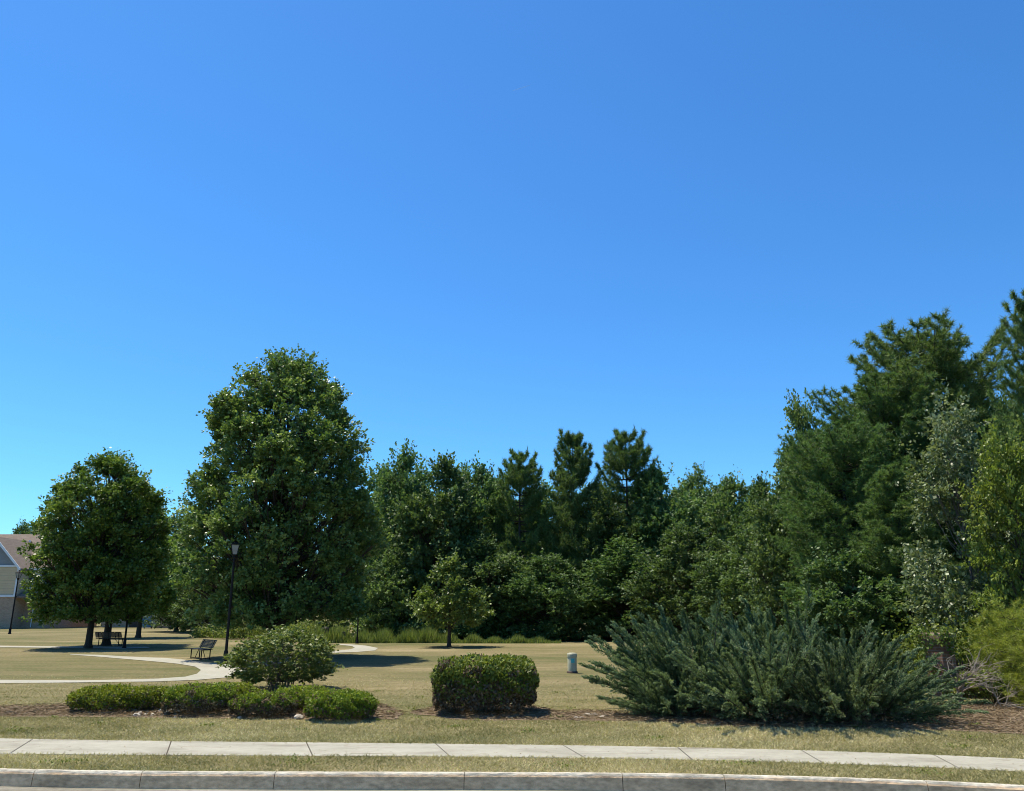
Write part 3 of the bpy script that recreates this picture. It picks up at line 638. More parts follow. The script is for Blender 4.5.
# silver-leaved tree, yellow-green tree, young pines
m_ = broadleaf('silver', 61, 6.2, .3, 1.5, [(0, .8), (.3, 1), (.6, .9), (.85, .6), (1, .2)], M['silver'], nb=70, ns=16, nl=22, leaf=.10, spray=.45, br=.27, trunk_r=.07, bark='bark_grey', hang=.4)
Y = 20.5; b = XatG(984, Y); put('silver_tree', m_, b, 6.2, P(962, 412, Y)[2], 1.35, 1.5, 'tree with small silvery pale leaves hanging beside the brick pillar', 'tree')
m_ = broadleaf('lime', 62, 5, .2, 1.8, FULL, M['lime'], nb=70, ns=16, nl=24, leaf=.10, spray=.4, br=.25, trunk_r=.07)
Y = 19; b = XatG(1040, Y); put('leafy_tree', m_, b, 5, P(1018, 440, Y)[2], 1.25, 1.8, 'bright yellow green leafy tree at the right edge above the fence', 'tree')
yp = [pine('youngA', 71, 2.2, .1, .9, FULL, M['youngpine'], spacing=.26, nbr=6, tuft=.17, nn_=26, trunk_r=.035, nw=.011, dens=1.7, rise=.5, side=2)]
for px, ty, Y, hw, lb in [(1020, 618, 15.6, .58, 'yellow green young pine at the right edge, in front of the iron fence'),
                          (988, 646, 18.6, .5, 'small yellow green pine behind the iron fence'),
                          (1050, 640, 14.6, .6, 'low young pine beside the mulch, partly outside the right edge')]:
    put('young_pine', yp[0], XatG(px, Y), 2.2, P(px, ty, Y)[2], hw, .9, lb, 'young pine', 'young pines at the right')
# small lawn tree
m_ = broadleaf('small', 81, 4.6, 1.0, 1.95, [(0, .8), (.15, 1), (.35, .86), (.6, .58), (.8, .32), (1, .08)], M['sapling'], nb=38, ns=22, nl=14, leaf=.16, spray=.42, wd=.4, br=.24, trunk_r=.10, top_spikes=4, inner=.15, flat=.32)
b = G(449, 647); put('small_tree', m_, b, 4.6, P(449, 559, b[1])[2], 35 * b[1] / F, 1.95, 'small light green tree with layered boughs standing alone on the lawn', 'tree')
# far trees
for px, ty, Y, hw, lb in [(176, 528, 66, 3.0, 'pale leafy tree in the gap between the left trees and the big tree'),
                          (205, 560, 62, 2.6, 'leafy tree half hidden behind the left side of the big tree'),
                          (8, 524, 108, 3.2, 'tiny far tree showing above the roof at the left edge'),
                          (27, 522, 104, 3.6, 'far dark tree between the house roof and the leftmost lawn tree'),
                          (166, 516, 104, 3.6, 'far tree top right of the left lawn trees')]:
    lib = BL[1] if Y < 90 else BL[2]
    put('leafy_tree', lib[0], XatG(px, Y), lib[1], P(px, ty, Y)[2], hw, lib[2], lb, 'tree')

# ---------------------------------------------------------------- masses: undergrowth, weeds, far wood
def leafmass(name, seed, n, boxes, mat, leaf, label, cat, lo=0.0):
    g = np.random.default_rng(seed); Cs = []
    for (x0, y0), (x1, y1), dep, h, wgt in boxes:
        k = int(n * wgt); nc = max(4, k // 60); u = g.uniform(0, 1, nc)
        hh = h * (.65 + .35 * np.sin(u * 37 + seed) * np.sin(u * 91)) * g.uniform(.8, 1.1, nc)
        cc = np.stack([x0 + (x1 - x0) * u, y0 + (y1 - y0) * u + g.uniform(-.5, .5, nc) * dep, lo + (hh - lo) * np.sqrt(g.uniform(0, 1, nc))], 1)
        i = g.integers(0, nc, k); Cs.append(cc[i] + g.normal(size=(k, 3)) * np.array([.5, .5, .35]) * min(1, h / 2))
    c = np.concatenate(Cs); c[:, 2] = np.abs(c[:, 2]) + .02; m = len(c); L = leaf * g.uniform(.6, 1.4, m)
    V = leaf_quads(c, rdir(g, m), nrm(np.array([0, 0, .8]) + rdir(g, m)), L, L * .7)
    V[..., 2] = np.maximum(V[..., 2], .02)
    o = link(name, np_mesh(name, V, 4, mat, np.clip(g.normal(.42, .2, m), 0, 1))); tag(o, label, cat, kind='stuff'); return o
def gp(px, Y): p = XatG(px, Y); return (p[0], p[1])
leafmass('undergrowth', 91, 90000, [(gp(370, 58), gp(790, 54), 9, 6.5, .5), (gp(760, 48), gp(1040, 30), 5, 5, .3), (gp(380, 47.5), gp(600, 46), 1.5, 1.0, .06)], M['wood'], .20,
         'dark leafy undergrowth between the trees of the wood', 'undergrowth')
leafmass('fence_brush', 95, 16000, [(gp(915, 19.5), gp(1090, 18), 1.5, 1.3, 1.0)], M['hedge'], .075, 'green brush behind the brick pillar and the iron fence', 'brush')
leafmass('far_woodland', 92, 90000, [((-150, 118), (40, 122), 12, 11.5, 1.0)], M['wood'], .7, 'low far band of trees beyond the houses', 'woodland')
leafmass('roadside_brush', 93, 14000, [(gp(232, 50), gp(345, 50), 3, 1.3, .8), (gp(198, 52), gp(232, 51), 2, .8, .2)], M['weed'], .13, 'loose green brush growing below the big tree', 'brush')
def weeds():
    g = np.random.default_rng(94); n = 26000
    px0, px1 = gp(318, 44.5), gp(560, 44)
    u = g.uniform(0, 1, n); X = px0[0] + (px1[0] - px0[0]) * u; Y = px0[1] + (px1[1] - px0[1]) * u + g.uniform(-1.2, 1.6, n)
    hh = (.42 + .3 * np.sin(X * 1.7 + np.sin(Y * 5)) * np.sin(X * .6 + 1) + .2 * np.sin(X * 5.3)) * np.clip(1.25 - u, .3, 1) * g.uniform(.5, 1.3, n) * 1.1
    c = np.stack([X, Y, np.zeros(n)], 1); d = np.stack([g.normal(size=n) * .25, g.normal(size=n) * .25, np.ones(n)], 1)
    V = needle_tris(c, d, g, hh, g.uniform(.03, .07, n))
    o = link('tall_weeds', np_mesh('tall_weeds', V, 3, M['weed'], np.clip(g.normal(.5, .2, n), 0, 1))); tag(o, 'strip of tall light green weeds at the foot of the wood', 'weeds', kind='stuff')
weeds()

# ---------------------------------------------------------------- shrubs
def shrub_mesh(name, seed, a, b_, h, sq, n, leaf, mat, zlo=.05, lump=.08, dead=None, stems=14, stem_r=.012, flat=.0, topfluff=.02, under=0.0):
    """superellipsoid shell of leaves; returns leaf mesh, stem mesh, dead leaf mesh"""
    g = np.random.default_rng(seed)
    q = rdir(g, n * 2); q = q[q[:, 2] > -.55][:n]; n = len(q)
    p = sq; rr = (np.abs(q[:, 0]) ** p + np.abs(q[:, 1]) ** p + np.abs(q[:, 2]) ** p) ** (-1 / p)
    pos = q * rr[:, None]
    lm = 1 + lump * (np.sin(q[:, 0] * 7 + seed) * np.sin(q[:, 1] * 6 + 1) + .7 * np.sin(q[:, 2] * 9 + q[:, 0] * 11 + 2) + .5 * np.sin(q[:, 0] * 23) * np.sin(q[:, 1] * 19 + q[:, 2] * 17))
    depth = 1 - np.abs(g.normal(0, .10, n)); pos = pos * (lm * depth)[:, None]
    if under: 
        k = np.clip(-pos[:, 2], 0, 1)[:, None]; pos[:, :2] *= 1 - under * k
    c = pos * np.array([a, b_, h / 2]) + np.array([0, 0, h / 2]); c[:, 2] = np.maximum(c[:, 2], zlo * g.uniform(.5, 1.5, n)) + g.normal(0, topfluff, n)
    nn = nrm(q * .9 + np.array([0, 0, .4]) + .8 * rdir(g, n)); d = nrm(rdir(g, n) + q * .6 + np.array([0, 0, .5])); L = leaf * g.uniform(.6, 1.35, n)
    V = leaf_quads(c, d, nn, L, L * .55); V[..., 2] = np.maximum(V[..., 2], .02)
    low = pos[:, 2]
    hole = np.sin(q[:, 0] * 9 + seed * 2) * np.sin(q[:, 1] * 8 + 2.3) * np.sin(q[:, 2] * 7 + 1) > .25
    if dead is None: isd = np.zeros(n, bool)
    else: isd = (g.uniform(0, 1, n) < dead * np.clip(.35 - low, 0, 1) * 1.6) | (hole & (g.uniform(0, 1, n) < dead))
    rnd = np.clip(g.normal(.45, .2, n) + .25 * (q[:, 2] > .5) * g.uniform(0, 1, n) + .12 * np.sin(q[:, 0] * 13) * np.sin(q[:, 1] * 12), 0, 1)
    lm_ = np_mesh(name + '_leaves', V[~isd], 4, mat, rnd[~isd])
    dm = np_mesh(name + '_dead', V[isd], 4, M['dead'], g.uniform(0, 1, isd.sum())) if isd.any() else None
    mb = MB()
    for i in range(stems):
        an = g.uniform(0, 6.28); r = np.sqrt(g.uniform(0, 1)) * .8; x1, y1 = cos(an) * r * a, sin(an) * r * b_; x0, y0 = x1 * .25, y1 * .25
        z1 = h * g.uniform(.5, .85); mid = (x0 * .5 + x1 * .4, y0 * .5 + y1 * .4, z1 * .45)
        mb.tube([(x0, y0, -.01), mid, (x1, y1, z1)], [stem_r, stem_r * .8, stem_r * .4], 5, False)
        for _ in range(4):
            t2 = g.uniform(.3, .9); s0 = np.array([x0, y0, 0]) * (1 - t2) + np.array([x1, y1, z1]) * t2
            mb.tube([s0, s0 + np.array([g.normal() * .15 * a, g.normal() * .15 * b_, h * .2])], [stem_r * .45, stem_r * .2], 4, False)
    me = bpy.data.meshes.new(name + '_stems'); me.from_pydata(mb.v, [], mb.f); me.materials.append(M['bark_grey']); me.update()
    return lm_, me, dm
def shrub(kind, px, py, wpx, toppy, label, cat, group, sh, rz=0.0, kd=1.0, depth=None, **kw):
    g0 = G(px, py); a = wpx / 2 * g0[1] / F * 1.0; bb = depth or a * kd
    b = np.array([g0[0] * (g0[1] + bb * .6) / g0[1], g0[1] + bb * .8, 0]); h = P(px, toppy, b[1])[2]
    lm_, st, dm = shrub_mesh(kind, sh, a, bb, h, **kw)
    o = empty(kind, b, rz); tag(o, label, cat, group); link('foliage', lm_, o); link('stems', st, o)
    if dm: link('dead_leaves', dm, o)
    return o
GS = 'low clipped shrubs in the left bed'
kw = dict(sq=2.15, leaf=.042, mat=M['box'], dead=.3, lump=.09)
shrub('low_shrub', 105, 714, 76, 687, 'leftmost low bright green mounded shrub in the mulch bed', 'shrub', GS, 101, n=15000, kd=.8, **kw)
shrub('low_shrub', 146, 712, 44, 688, 'small bright green shrub behind the pale rocks', 'shrub', GS, 102, n=9000, kd=.9, **kw)
shrub('low_shrub', 196, 717, 66, 685, 'low shrub with bare grey twigs at its base, right of the pale rocks', 'shrub', GS, 103, n=15000, kd=.8, sq=2.5, leaf=.040, mat=M['box'], dead=.95, lump=.08, zlo=.1)
shrub('low_shrub', 226, 709, 58, 684, 'low shrub left of the foot of the tall leggy bush', 'shrub', GS, 104, n=11000, kd=.8, **kw)
shrub('low_shrub', 262, 719, 60, 694, 'low brownish shrub with dead twigs in front of the tall leggy bush', 'shrub', GS, 105, n=13000, kd=.7, sq=2.4, leaf=.040, mat=M['box'], dead=1.1, lump=.09, zlo=.1)
shrub('low_shrub', 300, 712, 64, 688, 'low green shrub right of the foot of the tall leggy bush', 'shrub', GS, 106, n=12000, kd=.8, **kw)
shrub('low_shrub', 338, 723, 66, 692, 'rightmost low bright green shrub of the left bed', 'shrub', GS, 107, n=17000, kd=.85, **kw)
shrub('low_shrub', -66, 713, 78, 686, 'low shrub just outside the left edge of the picture', 'shrub', GS, 108, n=9000, kd=.8, **kw)
# clipped hedge block
shrub('clipped_hedge', 485, 717, 100, 658, 'boxy clipped evergreen bush with brown inner twigs, standing alone mid lawn', 'hedge', None, 110, n=34000, kd=.85, sq=4.5, leaf=.055, mat=M['hedge'], dead=.7, lump=.05, zlo=.08, stems=40, stem_r=.012, under=.10)
# tall leggy bush
g0 = G(274, 692)
m_ = broadleaf('bush', 111, 1.40, .20, 1.15, [(0, .50), (.2, .85), (.4, 1), (.65, .95), (.85, .72), (1, .35)], M['shrub'], nb=110, ns=14, nl=12, leaf=.062, spray=.13, br=.17, trunk_r=.013, trunks=22, bark='bark_grey', top_spikes=22, inner=.15)
put('leggy_bush', m_, np.array([g0[0], g0[1] + .6, 0]), 1.40, P(279, 633, g0[1] + .6)[2], 60 * (g0[1] + .6) / F, 1.2, 'tall rounded leggy bush with many bare stems at its base', 'bush', None, .3, ('stems', 'foliage'))
# weedy shrubs at fence
shrub('leafy_shrub', 1000, 706, 70, 672, 'yellow green leafy shrub at the foot of the iron fence', 'shrub', None, 120, n=9000, kd=.6, sq=2.1, leaf=.06, mat=M['lime'], dead=.2, lump=.15, zlo=.05)
shrub('leafy_shrub', 968, 690, 40, 650, 'dark green shrub between the brick pillar and the iron fence', 'shrub', None, 121, n=7000, kd=.8, sq=2.1, leaf=.07, mat=M['hedge'], dead=.2, lump=.2, zlo=.05)

# junipers
def juniper_mesh(name, seed, npl=120, Lm=2.0, bias=(0, 0), el=(20, 75)):
    g = np.random.default_rng(seed); Cc = []; Dd = []; LL = []; RR = []; mb = MB(); lowC = []
    for i in range(npl):
        a = i * 2.39996 + g.uniform(-.3, .3); e = R(g.uniform(*el)); L = Lm * g.uniform(.6, 1.12) * (1.05 - .18 * sin(e))
        h = np.array([cos(a) * cos(e) + bias[0], sin(a) * cos(e) + bias[1], sin(e)]); h = nrm(h); p = np.array([cos(a), sin(a), 0]) * g.uniform(0, .3)
        m = 30; pts = [p + np.array([0, 0, .03])]; dirs = [h]
        for j in range(m):
            t = j / m; hd = nrm(h + np.array([0, 0, .30 * sin(t * pi) - .10]) * 1.0); pts.append(pts[-1] + hd * L / m); dirs.append(hd)
        pts = np.array(pts); dirs = np.array(dirs); mb.tube(pts[::6], [.022, .018, .013, .009, .006, .003][:len(pts[::6])], 4, False)
        tone = g.uniform(-.12, .12)
        K = 18; u = np.concatenate([.16 + .80 * (np.arange(K) + g.uniform(0, 1, K)) / K, [.90, .97]]); K = len(u); fi = u * m; i0 = np.clip(fi.astype(int), 0, m - 1)
        base = pts[i0] + (pts[i0 + 1] - pts[i0]) * (fi - i0)[:, None]; tn = dirs[i0]
        sl = (.15 + .36 * (1 - u)) * g.uniform(.75, 1.25, K) * L / 1.8; sl[-2:] = .16, .10
        rad = nrm(np.cross(tn, rdir(g, K))); rad[:, 2] = rad[:, 2] * .6 + .12; an = np.where(u > .7, .34, .62); an[-2:] = .1
        sdv = nrm(tn + rad * an[:, None]); tt = g.normal(0, .09, K)
        q = 62; si = np.repeat(np.arange(K), q); v = np.tile((np.arange(q) + .5) / q, K); dn = (v ** 2)[:, None]
        axis = sdv[si] * (sl[si] * v)[:, None] + np.array([0, 0, -.22]) * dn * sl[si][:, None] + np.array([0, 0, .12]) * (v * sl[si])[:, None]
        r2 = rdir(g, K * q); wv = .036 * np.sin(np.clip(v * .9 + .12, 0, 1) * pi) ** .6 + .004
        c = base[si] + axis + r2 * wv[:, None] * (sl[si] / .3)[:, None]
        Cc.append(c); Dd.append(nrm(sdv[si] * 1.0 + .55 * r2 - np.array([0, 0, .3]) * dn)); LL.append(.052 * g.uniform(.7, 1.2, K * q))
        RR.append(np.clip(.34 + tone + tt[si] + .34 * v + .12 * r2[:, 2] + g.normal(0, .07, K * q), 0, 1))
    c = np.concatenate(Cc); d = np.concatenate(Dd); L = np.concatenate(LL); n = len(c)
    V = leaf_quads(c, d, nrm(rdir(g, n) + np.array([0, 0, .6])), L, L * .30); V[..., 2] = np.maximum(V[..., 2], .03)
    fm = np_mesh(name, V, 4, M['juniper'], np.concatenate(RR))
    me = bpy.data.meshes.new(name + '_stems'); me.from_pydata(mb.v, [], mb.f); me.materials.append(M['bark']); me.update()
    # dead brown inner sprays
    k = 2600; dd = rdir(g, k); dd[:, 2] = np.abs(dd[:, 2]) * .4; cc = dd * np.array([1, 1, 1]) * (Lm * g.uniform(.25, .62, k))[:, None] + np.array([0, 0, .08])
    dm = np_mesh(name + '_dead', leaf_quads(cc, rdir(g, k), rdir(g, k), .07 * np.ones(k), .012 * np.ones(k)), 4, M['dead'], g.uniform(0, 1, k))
    return fm, me, dm
JM = [juniper_mesh('juniperA', 131, 88, 2.0, (-.68, -.05), (20, 78)), juniper_mesh('juniperB', 132, 88, 2.0, (-.60, -.05), (8, 74)), juniper_mesh('juniperC', 133, 88, 1.9, (.22, -.08), (4, 58))]
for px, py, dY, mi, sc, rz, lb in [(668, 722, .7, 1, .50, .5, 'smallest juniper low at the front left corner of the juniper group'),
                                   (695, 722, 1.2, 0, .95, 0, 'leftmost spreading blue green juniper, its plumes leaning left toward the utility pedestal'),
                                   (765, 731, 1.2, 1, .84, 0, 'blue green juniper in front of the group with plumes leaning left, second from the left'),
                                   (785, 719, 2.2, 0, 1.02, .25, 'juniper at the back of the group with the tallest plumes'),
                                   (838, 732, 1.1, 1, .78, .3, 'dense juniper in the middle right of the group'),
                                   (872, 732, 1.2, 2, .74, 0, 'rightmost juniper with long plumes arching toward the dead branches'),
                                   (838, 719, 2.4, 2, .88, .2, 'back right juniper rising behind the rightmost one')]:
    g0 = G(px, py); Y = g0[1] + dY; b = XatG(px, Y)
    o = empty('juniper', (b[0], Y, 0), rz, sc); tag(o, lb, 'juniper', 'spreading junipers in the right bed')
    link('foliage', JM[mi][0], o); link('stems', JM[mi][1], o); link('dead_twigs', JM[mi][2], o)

# ---------------------------------------------------------------- rocks
def rock(px, py, s, label, flat=.6):
    b = G(px, py); g = np.random.default_rng(int(px * 7 + py)); mb = MB()
    prof = []; n = 9; vs = []; rows = 5
    ra = g.uniform(.75, 1.2, n)
    for i in range(rows):
        t = i / (rows - 1); r = [1.0, 1.08, .95, .62, .2][i] * s
        for k in range(n):
            an = 2 * pi * k / n; rr = r * ra[k] * g.uniform(.9, 1.1); vs.append((rr * cos(an), rr * .8 * sin(an), [-.02, .3, .62, .9, 1.0][i] * s * flat * 1.4 * g.uniform(.9, 1.1)))
    fs = [(i * n + k, i * n + (k + 1) % n, (i + 1) * n + (k + 1) % n, (i + 1) * n + k) for i in range(rows - 1) for k in range(n)] + [tuple(range((rows - 1) * n, rows * n))]
    mb.add(vs, fs); o = mb.build('rock', M['rock']); o.location = (b[0], b[1], .0); o.rotation_euler = (0, 0, g.uniform(0, 6)); tag(o, label, 'rock', 'pale rocks on the mulch')
rg = random.Random(9)
for i in range(46):
    px = rg.uniform(128, 176); rock(px, rg.uniform(705, 717) if px < 166 else rg.uniform(711, 718), rg.uniform(.03, .062), 'one of the pale rocks heaped between the two leftmost low shrubs')
for px, py, s, lb in [(240, 719, .05, 'pale rock at the foot of the brownish low shrub'), (298, 719, .08, 'pale rock between the brownish shrub and the rightmost low shrub'), (591, 715, .12, 'flat white stone on the mulch left of the junipers'),
                      (578, 718, .08, 'small flat stone beside the larger white one'), (603, 717, .07, 'small pale stone nearest the junipers on the mulch')]:
    rock(px, py, s, lb, .22 if px > 500 else .6)

# ---------------------------------------------------------------- lamp posts
def make_lamp():
    r = empty('lamp_post', (0, 0, 0))
    mb = MB(); mb.lathe((0, 0, 0), [(.11, 0), (.11, .04), (.085, .08), (.075, .35), (.07, .40), (.065, .44)], 12); mb.build('base', M['blackmetal'], r)
    mb = MB(); mb.tube([(0, 0, .40), (0, 0, 2.2), (0, 0, 3.62)], [.050, .045, .038], 12); mb.lathe((0, 0, 3.55), [(.045, 0), (.07, .02), (.07, .05), (.045, .08)], 12); mb.build('pole', M['blackmetal'], r)
    h = MB(); h.lathe((0, 0, 3.62), [(.06, 0), (.09, .03), (.085, .05)], 8)
    for k in range(4):
        a = pi / 4 + k * pi / 2; h.tube([(.10 * cos(a), .10 * sin(a), 3.67), (.20 * cos(a), .20 * sin(a), 4.02)], .013, 5)
    h.lathe((0, 0, 3.66), [(.11, 0), (.11, .02)], 4, pi / 4, True)
    hd = h.build('lantern_frame', M['blackmetal'], r)
    g = MB(); g.lathe((0, 0, 3.685), [(.095, 0), (.185, .325)], 4, pi / 4, True); g.build('lantern_glass', M['glass'], r)
    c = MB(); c.lathe((0, 0, 4.015), [(.225, 0), (.225, .025), (.12, .10), (.05, .13), (.03, .17), (.035, .19), (.0, .21)], 4, pi / 4, True); c.build('lantern_cap', M['blackmetal'], r)
    return r
lamp0 = make_lamp()
for i, (px, py, ty, lb) in enumerate([(225, 664, 539, 'black lamp post with a square lantern in front of the big tree'),
                                      (9.5, 634, 570, 'distant black lamp post in front of the brick and siding house'),
                                      (124, 648.3, 560, 'black lamp post standing right of the far bench under the left trees'),
                                      (357, 643.5, 575, 'thin distant lamp post beside the far curve of the path')]):
    o = lamp0 if i == 0 else copy_tree(lamp0); b = G(px, py); o.location = tuple(b); o.rotation_euler = (0, 0, .3 + i)
    z = P(px, ty, b[1])[2] / 4.22; z = {0: z, 1: z, 2: .9, 3: .76}[i]; o.scale = (z, z, z)
    tag(o, lb, 'lamp post', 'lamp posts along the path')

# ---------------------------------------------------------------- benches
def make_bench():
    r = empty('park_bench', (0, 0, 0)); Wd = 1.8
    mb = MB()
    for i in range(4):
        x = -Wd / 2 + (i + .5) * Wd / 4
        for k in range(7): mb.box((x, -.02 - .062 * k + .19, .455 + .006 * abs(k - 3)), (Wd / 4 - .03, .055, .014))
    for y in (-.21, .21): mb.tube([(-Wd / 2, y, .455), (Wd / 2, y, .455)], .016, 6)
    mb.build('seat', M['bench'], r)
    mb = MB()
    for i in range(4):
        x = -Wd / 2 + (i + .5) * Wd / 4
        for k in range(6): mb.box((x, .235 + .030 * k, .54 + .058 * k), (Wd / 4 - .03 - (.05 if k == 5 else 0), .014, .053))
        for sx in (-1, 1): mb.tube([(x + sx * (Wd / 8 - .012), .225, .50), (x + sx * (Wd / 8 - .012), .375, .82)], .012, 5)
    mb.tube([(-Wd / 2, .39, .85), (Wd / 2, .39, .85)], .018, 6); mb.build('backrest', M['bench'], r)
    for sx in (-1, 1):
        mb = MB(); x = sx * .68
        mb.tube([(x, -.20, 0), (x, -.20, .44)], .026, 8); mb.tube([(x, .20, 0), (x, .20, .44), (x, .38, .84)], .026, 8)
        mb.tube([(x, -.20, .43), (x, .20, .43)], .022, 8)
        for y in (-.2, .2): mb.box((x, y, .006), (.12, .1, .012))
        mb.build('leg', M['blackmetal'], r)
        mb = MB(); mb.tube([(x, 0, .04), (x - sx * .42, 0, .44)], .016, 6); mb.tube([(x, -.2, .04), (x, .2, .04)], .014, 6); mb.build('brace', M['blackmetal'], r)
    return r
bench0 = make_bench()
for i, (px, py, rz, sc, lb) in enumerate([(200, 659, R(-50), .74, 'dark metal bench beside the path, left of the lamp post by the big tree'),
                                          (110, 645.8, R(174), .74, 'dark metal bench seen behind the trunks of the left trees'),
                                          (335, 642.5, R(20), .62, 'small distant bench beside the far curve of the path')]):
    o = bench0 if i == 0 else copy_tree(bench0); o.location = tuple(G(px, py)); o.rotation_euler = (0, 0, rz); o.scale = (sc,) * 3
    tag(o, lb, 'bench', 'metal benches along the path')
# litter bin
b = G(325.5, 642); r = empty('litter_bin', b); tag(r, 'dark round litter bin left of the distant small bench', 'litter bin')
mb = MB(); mb.lathe((0, 0, 0), [(.22, 0), (.25, .05), (.27, .62)], 14)
for k in range(14): a = 2 * pi * k / 14; mb.tube([(.26 * cos(a), .26 * sin(a), .03), (.285 * cos(a), .285 * sin(a), .66)], .012, 4)
mb.build('bin_body', M['bench'], r); mb = MB(); mb.lathe((0, 0, .64), [(.29, 0), (.29, .04), (.20, .13), (.12, .15)], 14); mb.build('lid', M['blackmetal'], r)
# utility pedestal
b = G(572.3, 673); s = b[1] / F; r = empty('utility_pedestal', b, .3); tag(r, 'short grey green utility pedestal standing on the lawn left of the junipers', 'utility pedestal')
mb = MB(); mb.lathe((0, 0, 0), [(.125, 0), (.125, .42), (.118, .43)], 20); mb.build('body', M['pedestal'], r)
mb = MB(); mb.lathe((0, 0, .425), [(.135, -.015), (.137, .05), (.125, .085), (.07, .10)], 20); mb.build('cap', M['pedestal'], r)
mb = MB(); mb.lathe((0, 0, 0), [(.15, -.02), (.15, .035), (.13, .05)], 20); mb.build('foot', M['darkbrown'], r)
mb = MB(); n = 6; vs = []
for z in (.27, .38):
    for k in range(n): a = R(-125 + 9 * k) ; vs.append((.1285 * cos(a), .1285 * sin(a), z))
mb.add(vs, [(k, k + 1, n + k + 1, n + k) for k in range(n - 1)]); mb.build('sticker', M['teal'], r)

# ---------------------------------------------------------------- brick pillar, fence, dead branches
Yp = 17.0; b = XatG(945, Yp); r = empty('brick_pillar', b, R(28)); tag(r, 'short old brick pillar with a stepped cap, half covered by vines', 'pillar')
hp = P(945, 633, Yp)[2]
mb = MB(); mb.box((0, 0, (hp - .2) / 2), (.40, .40, hp - .2)); mb.build('shaft', M['brick_old'], r, .006)
mb = MB(); mb.box((0, 0, hp - .165), (.45, .45, .07)); mb.box((0, 0, hp - .065), (.50, .50, .13)); mb.build('cap', M['cap'], r, .01)
g = np.random.default_rng(151); n = 1500; a = g.uniform(R(150), R(330), n); z = g.uniform(.05, hp + .12, n)
k_ = (np.sin(a * 3 + z * 4) + np.sin(z * 9 + a) > -.3); a, z = a[k_], z[k_]; n = len(a); rr = .27 + g.uniform(-.02, .12, n)
c = np.stack([np.cos(a) * rr * 1.1, np.sin(a) * rr * 1.1, z], 1)
V = leaf_quads(c, rdir(g, n) + np.array([0, 0, -.3]), nrm(c * np.array([1, 1, 0]) + .6 * rdir(g, n) + np.array([0, 0, .5])), .075 * g.uniform(.6, 1.3, n), .05 * g.uniform(.7, 1.2, n))
o = link('vine', np_mesh('vine', V, 4, M['vine'], g.uniform(0, 1, n))); o.location = (b[0] - .06, b[1], 0); tag(o, 'yellow green vine climbing over the left of the brick pillar', 'vine')
# fence
A = XatG(958, 17.2)[:2]; B = XatG(1100, 15.4)[:2]; A = np.array(A); B = np.array(B); Lf = np.linalg.norm(B - A)
r = empty('iron_fence', (A[0], A[1], 0), math.atan2(B[1] - A[1], B[0] - A[0])); tag(r, 'low black iron picket fence running right from the brick pillar', 'fence')
for z in (.10, .52):
    mb = MB(); mb.box((Lf / 2, 0, z), (Lf, .03, .03)); mb.build('rail', M['blackmetal'], r)
for k in range(int(Lf / .11)):
    x = .06 + k * .11; mb = MB(); mb.box((x, 0, .32), (.018, .018, .6)); mb.lathe((x, 0, .62), [(.014, 0), (.003, .04)], 4, pi / 4, True); mb.build('picket', M['blackmetal'], r)
for x in (0, Lf / 2, Lf): mb = MB(); mb.box((x, .04, .34), (.05, .05, .7)); mb.build('post', M['blackmetal'], r)
# dead branching bush
def deadbush(px, py, seed, s, label, lean):
    g = np.random.default_rng(seed); mb = MB()
    def grow(p, d, L, r, k):
        pts = [p]; dd = d
        for _ in range(4): dd = nrm(dd + .28 * rdir(g, 1)[0]); pts.append(pts[-1] + dd * L / 4)
        mb.tube(pts, [r, r * .85, r * .72, r * .6, r * .45], 5, False)
        if k > 0:
            for _ in range(3): j = int(g.integers(2, 5)); grow(pts[j], nrm(dd + .65 * rdir(g, 1)[0] + np.array([.25, -.1, .02])), L * g.uniform(.55, .8), r * .55, k - 1)
    for _ in range(6): grow(np.array([g.normal() * .06, g.normal() * .06, 0.]), nrm(np.array([g.normal() * .5 + lean, g.normal() * .35 - .1, g.uniform(.45, 1.1)])), .45 * s, .022 * s, 3)
    vs = [(x, y, max(z, .01)) for x, y, z in mb.v]; mb.v = vs
    o = mb.build('dead_bush', M['deadwood']); b = G(px, py); o.location = (b[0], b[1], 0); tag(o, label, 'dead bush')
deadbush(956, 704, 161, 1.2, 'bleached leafless branches fanning out beside the rightmost juniper', .55)
deadbush(1003, 709, 162, .6, 'small bleached bare branches in the shrub at the right edge', .3)

# ---------------------------------------------------------------- houses
def gable_roof(mb, x0, x1, y0, y1, ze, zr, axis='x', t=.18, oh=.4):
    """thick pitched roof; ridge along axis"""
    if axis == 'x':
        ym = (y0 + y1) / 2; sl = (zr - ze) / (ym - y0)
        for s, ya in ((-1, y0 - oh), (1, y1 + oh)):
            zl = ze - sl * oh
            vs = [(x0 - oh, ya, zl), (x1 + oh, ya, zl), (x1 + oh, ym, zr), (x0 - oh, ym, zr)]; vs += [(a, b, c + t) for a, b, c in vs]
            mb.add(vs, [(0, 1, 2, 3), (4, 5, 6, 7), (0, 1, 5, 4), (1, 2, 6, 5), (3, 0, 4, 7)])
    else:
        xm = (x0 + x1) / 2; sl = (zr - ze) / (xm - x0)
        for xa in (x0 - oh, x1 + oh):
            zl = ze - sl * oh
            vs = [(xa, y0 - oh, zl), (xa, y1 + oh, zl), (xm, y1 + oh, zr), (xm, y0 - oh, zr)]; vs += [(a, b, c + t) for a, b, c in vs]
            mb.add(vs, [(0, 1, 2, 3), (4, 5, 6, 7), (0, 1, 5, 4), (1, 2, 6, 5), (3, 0, 4, 7)])
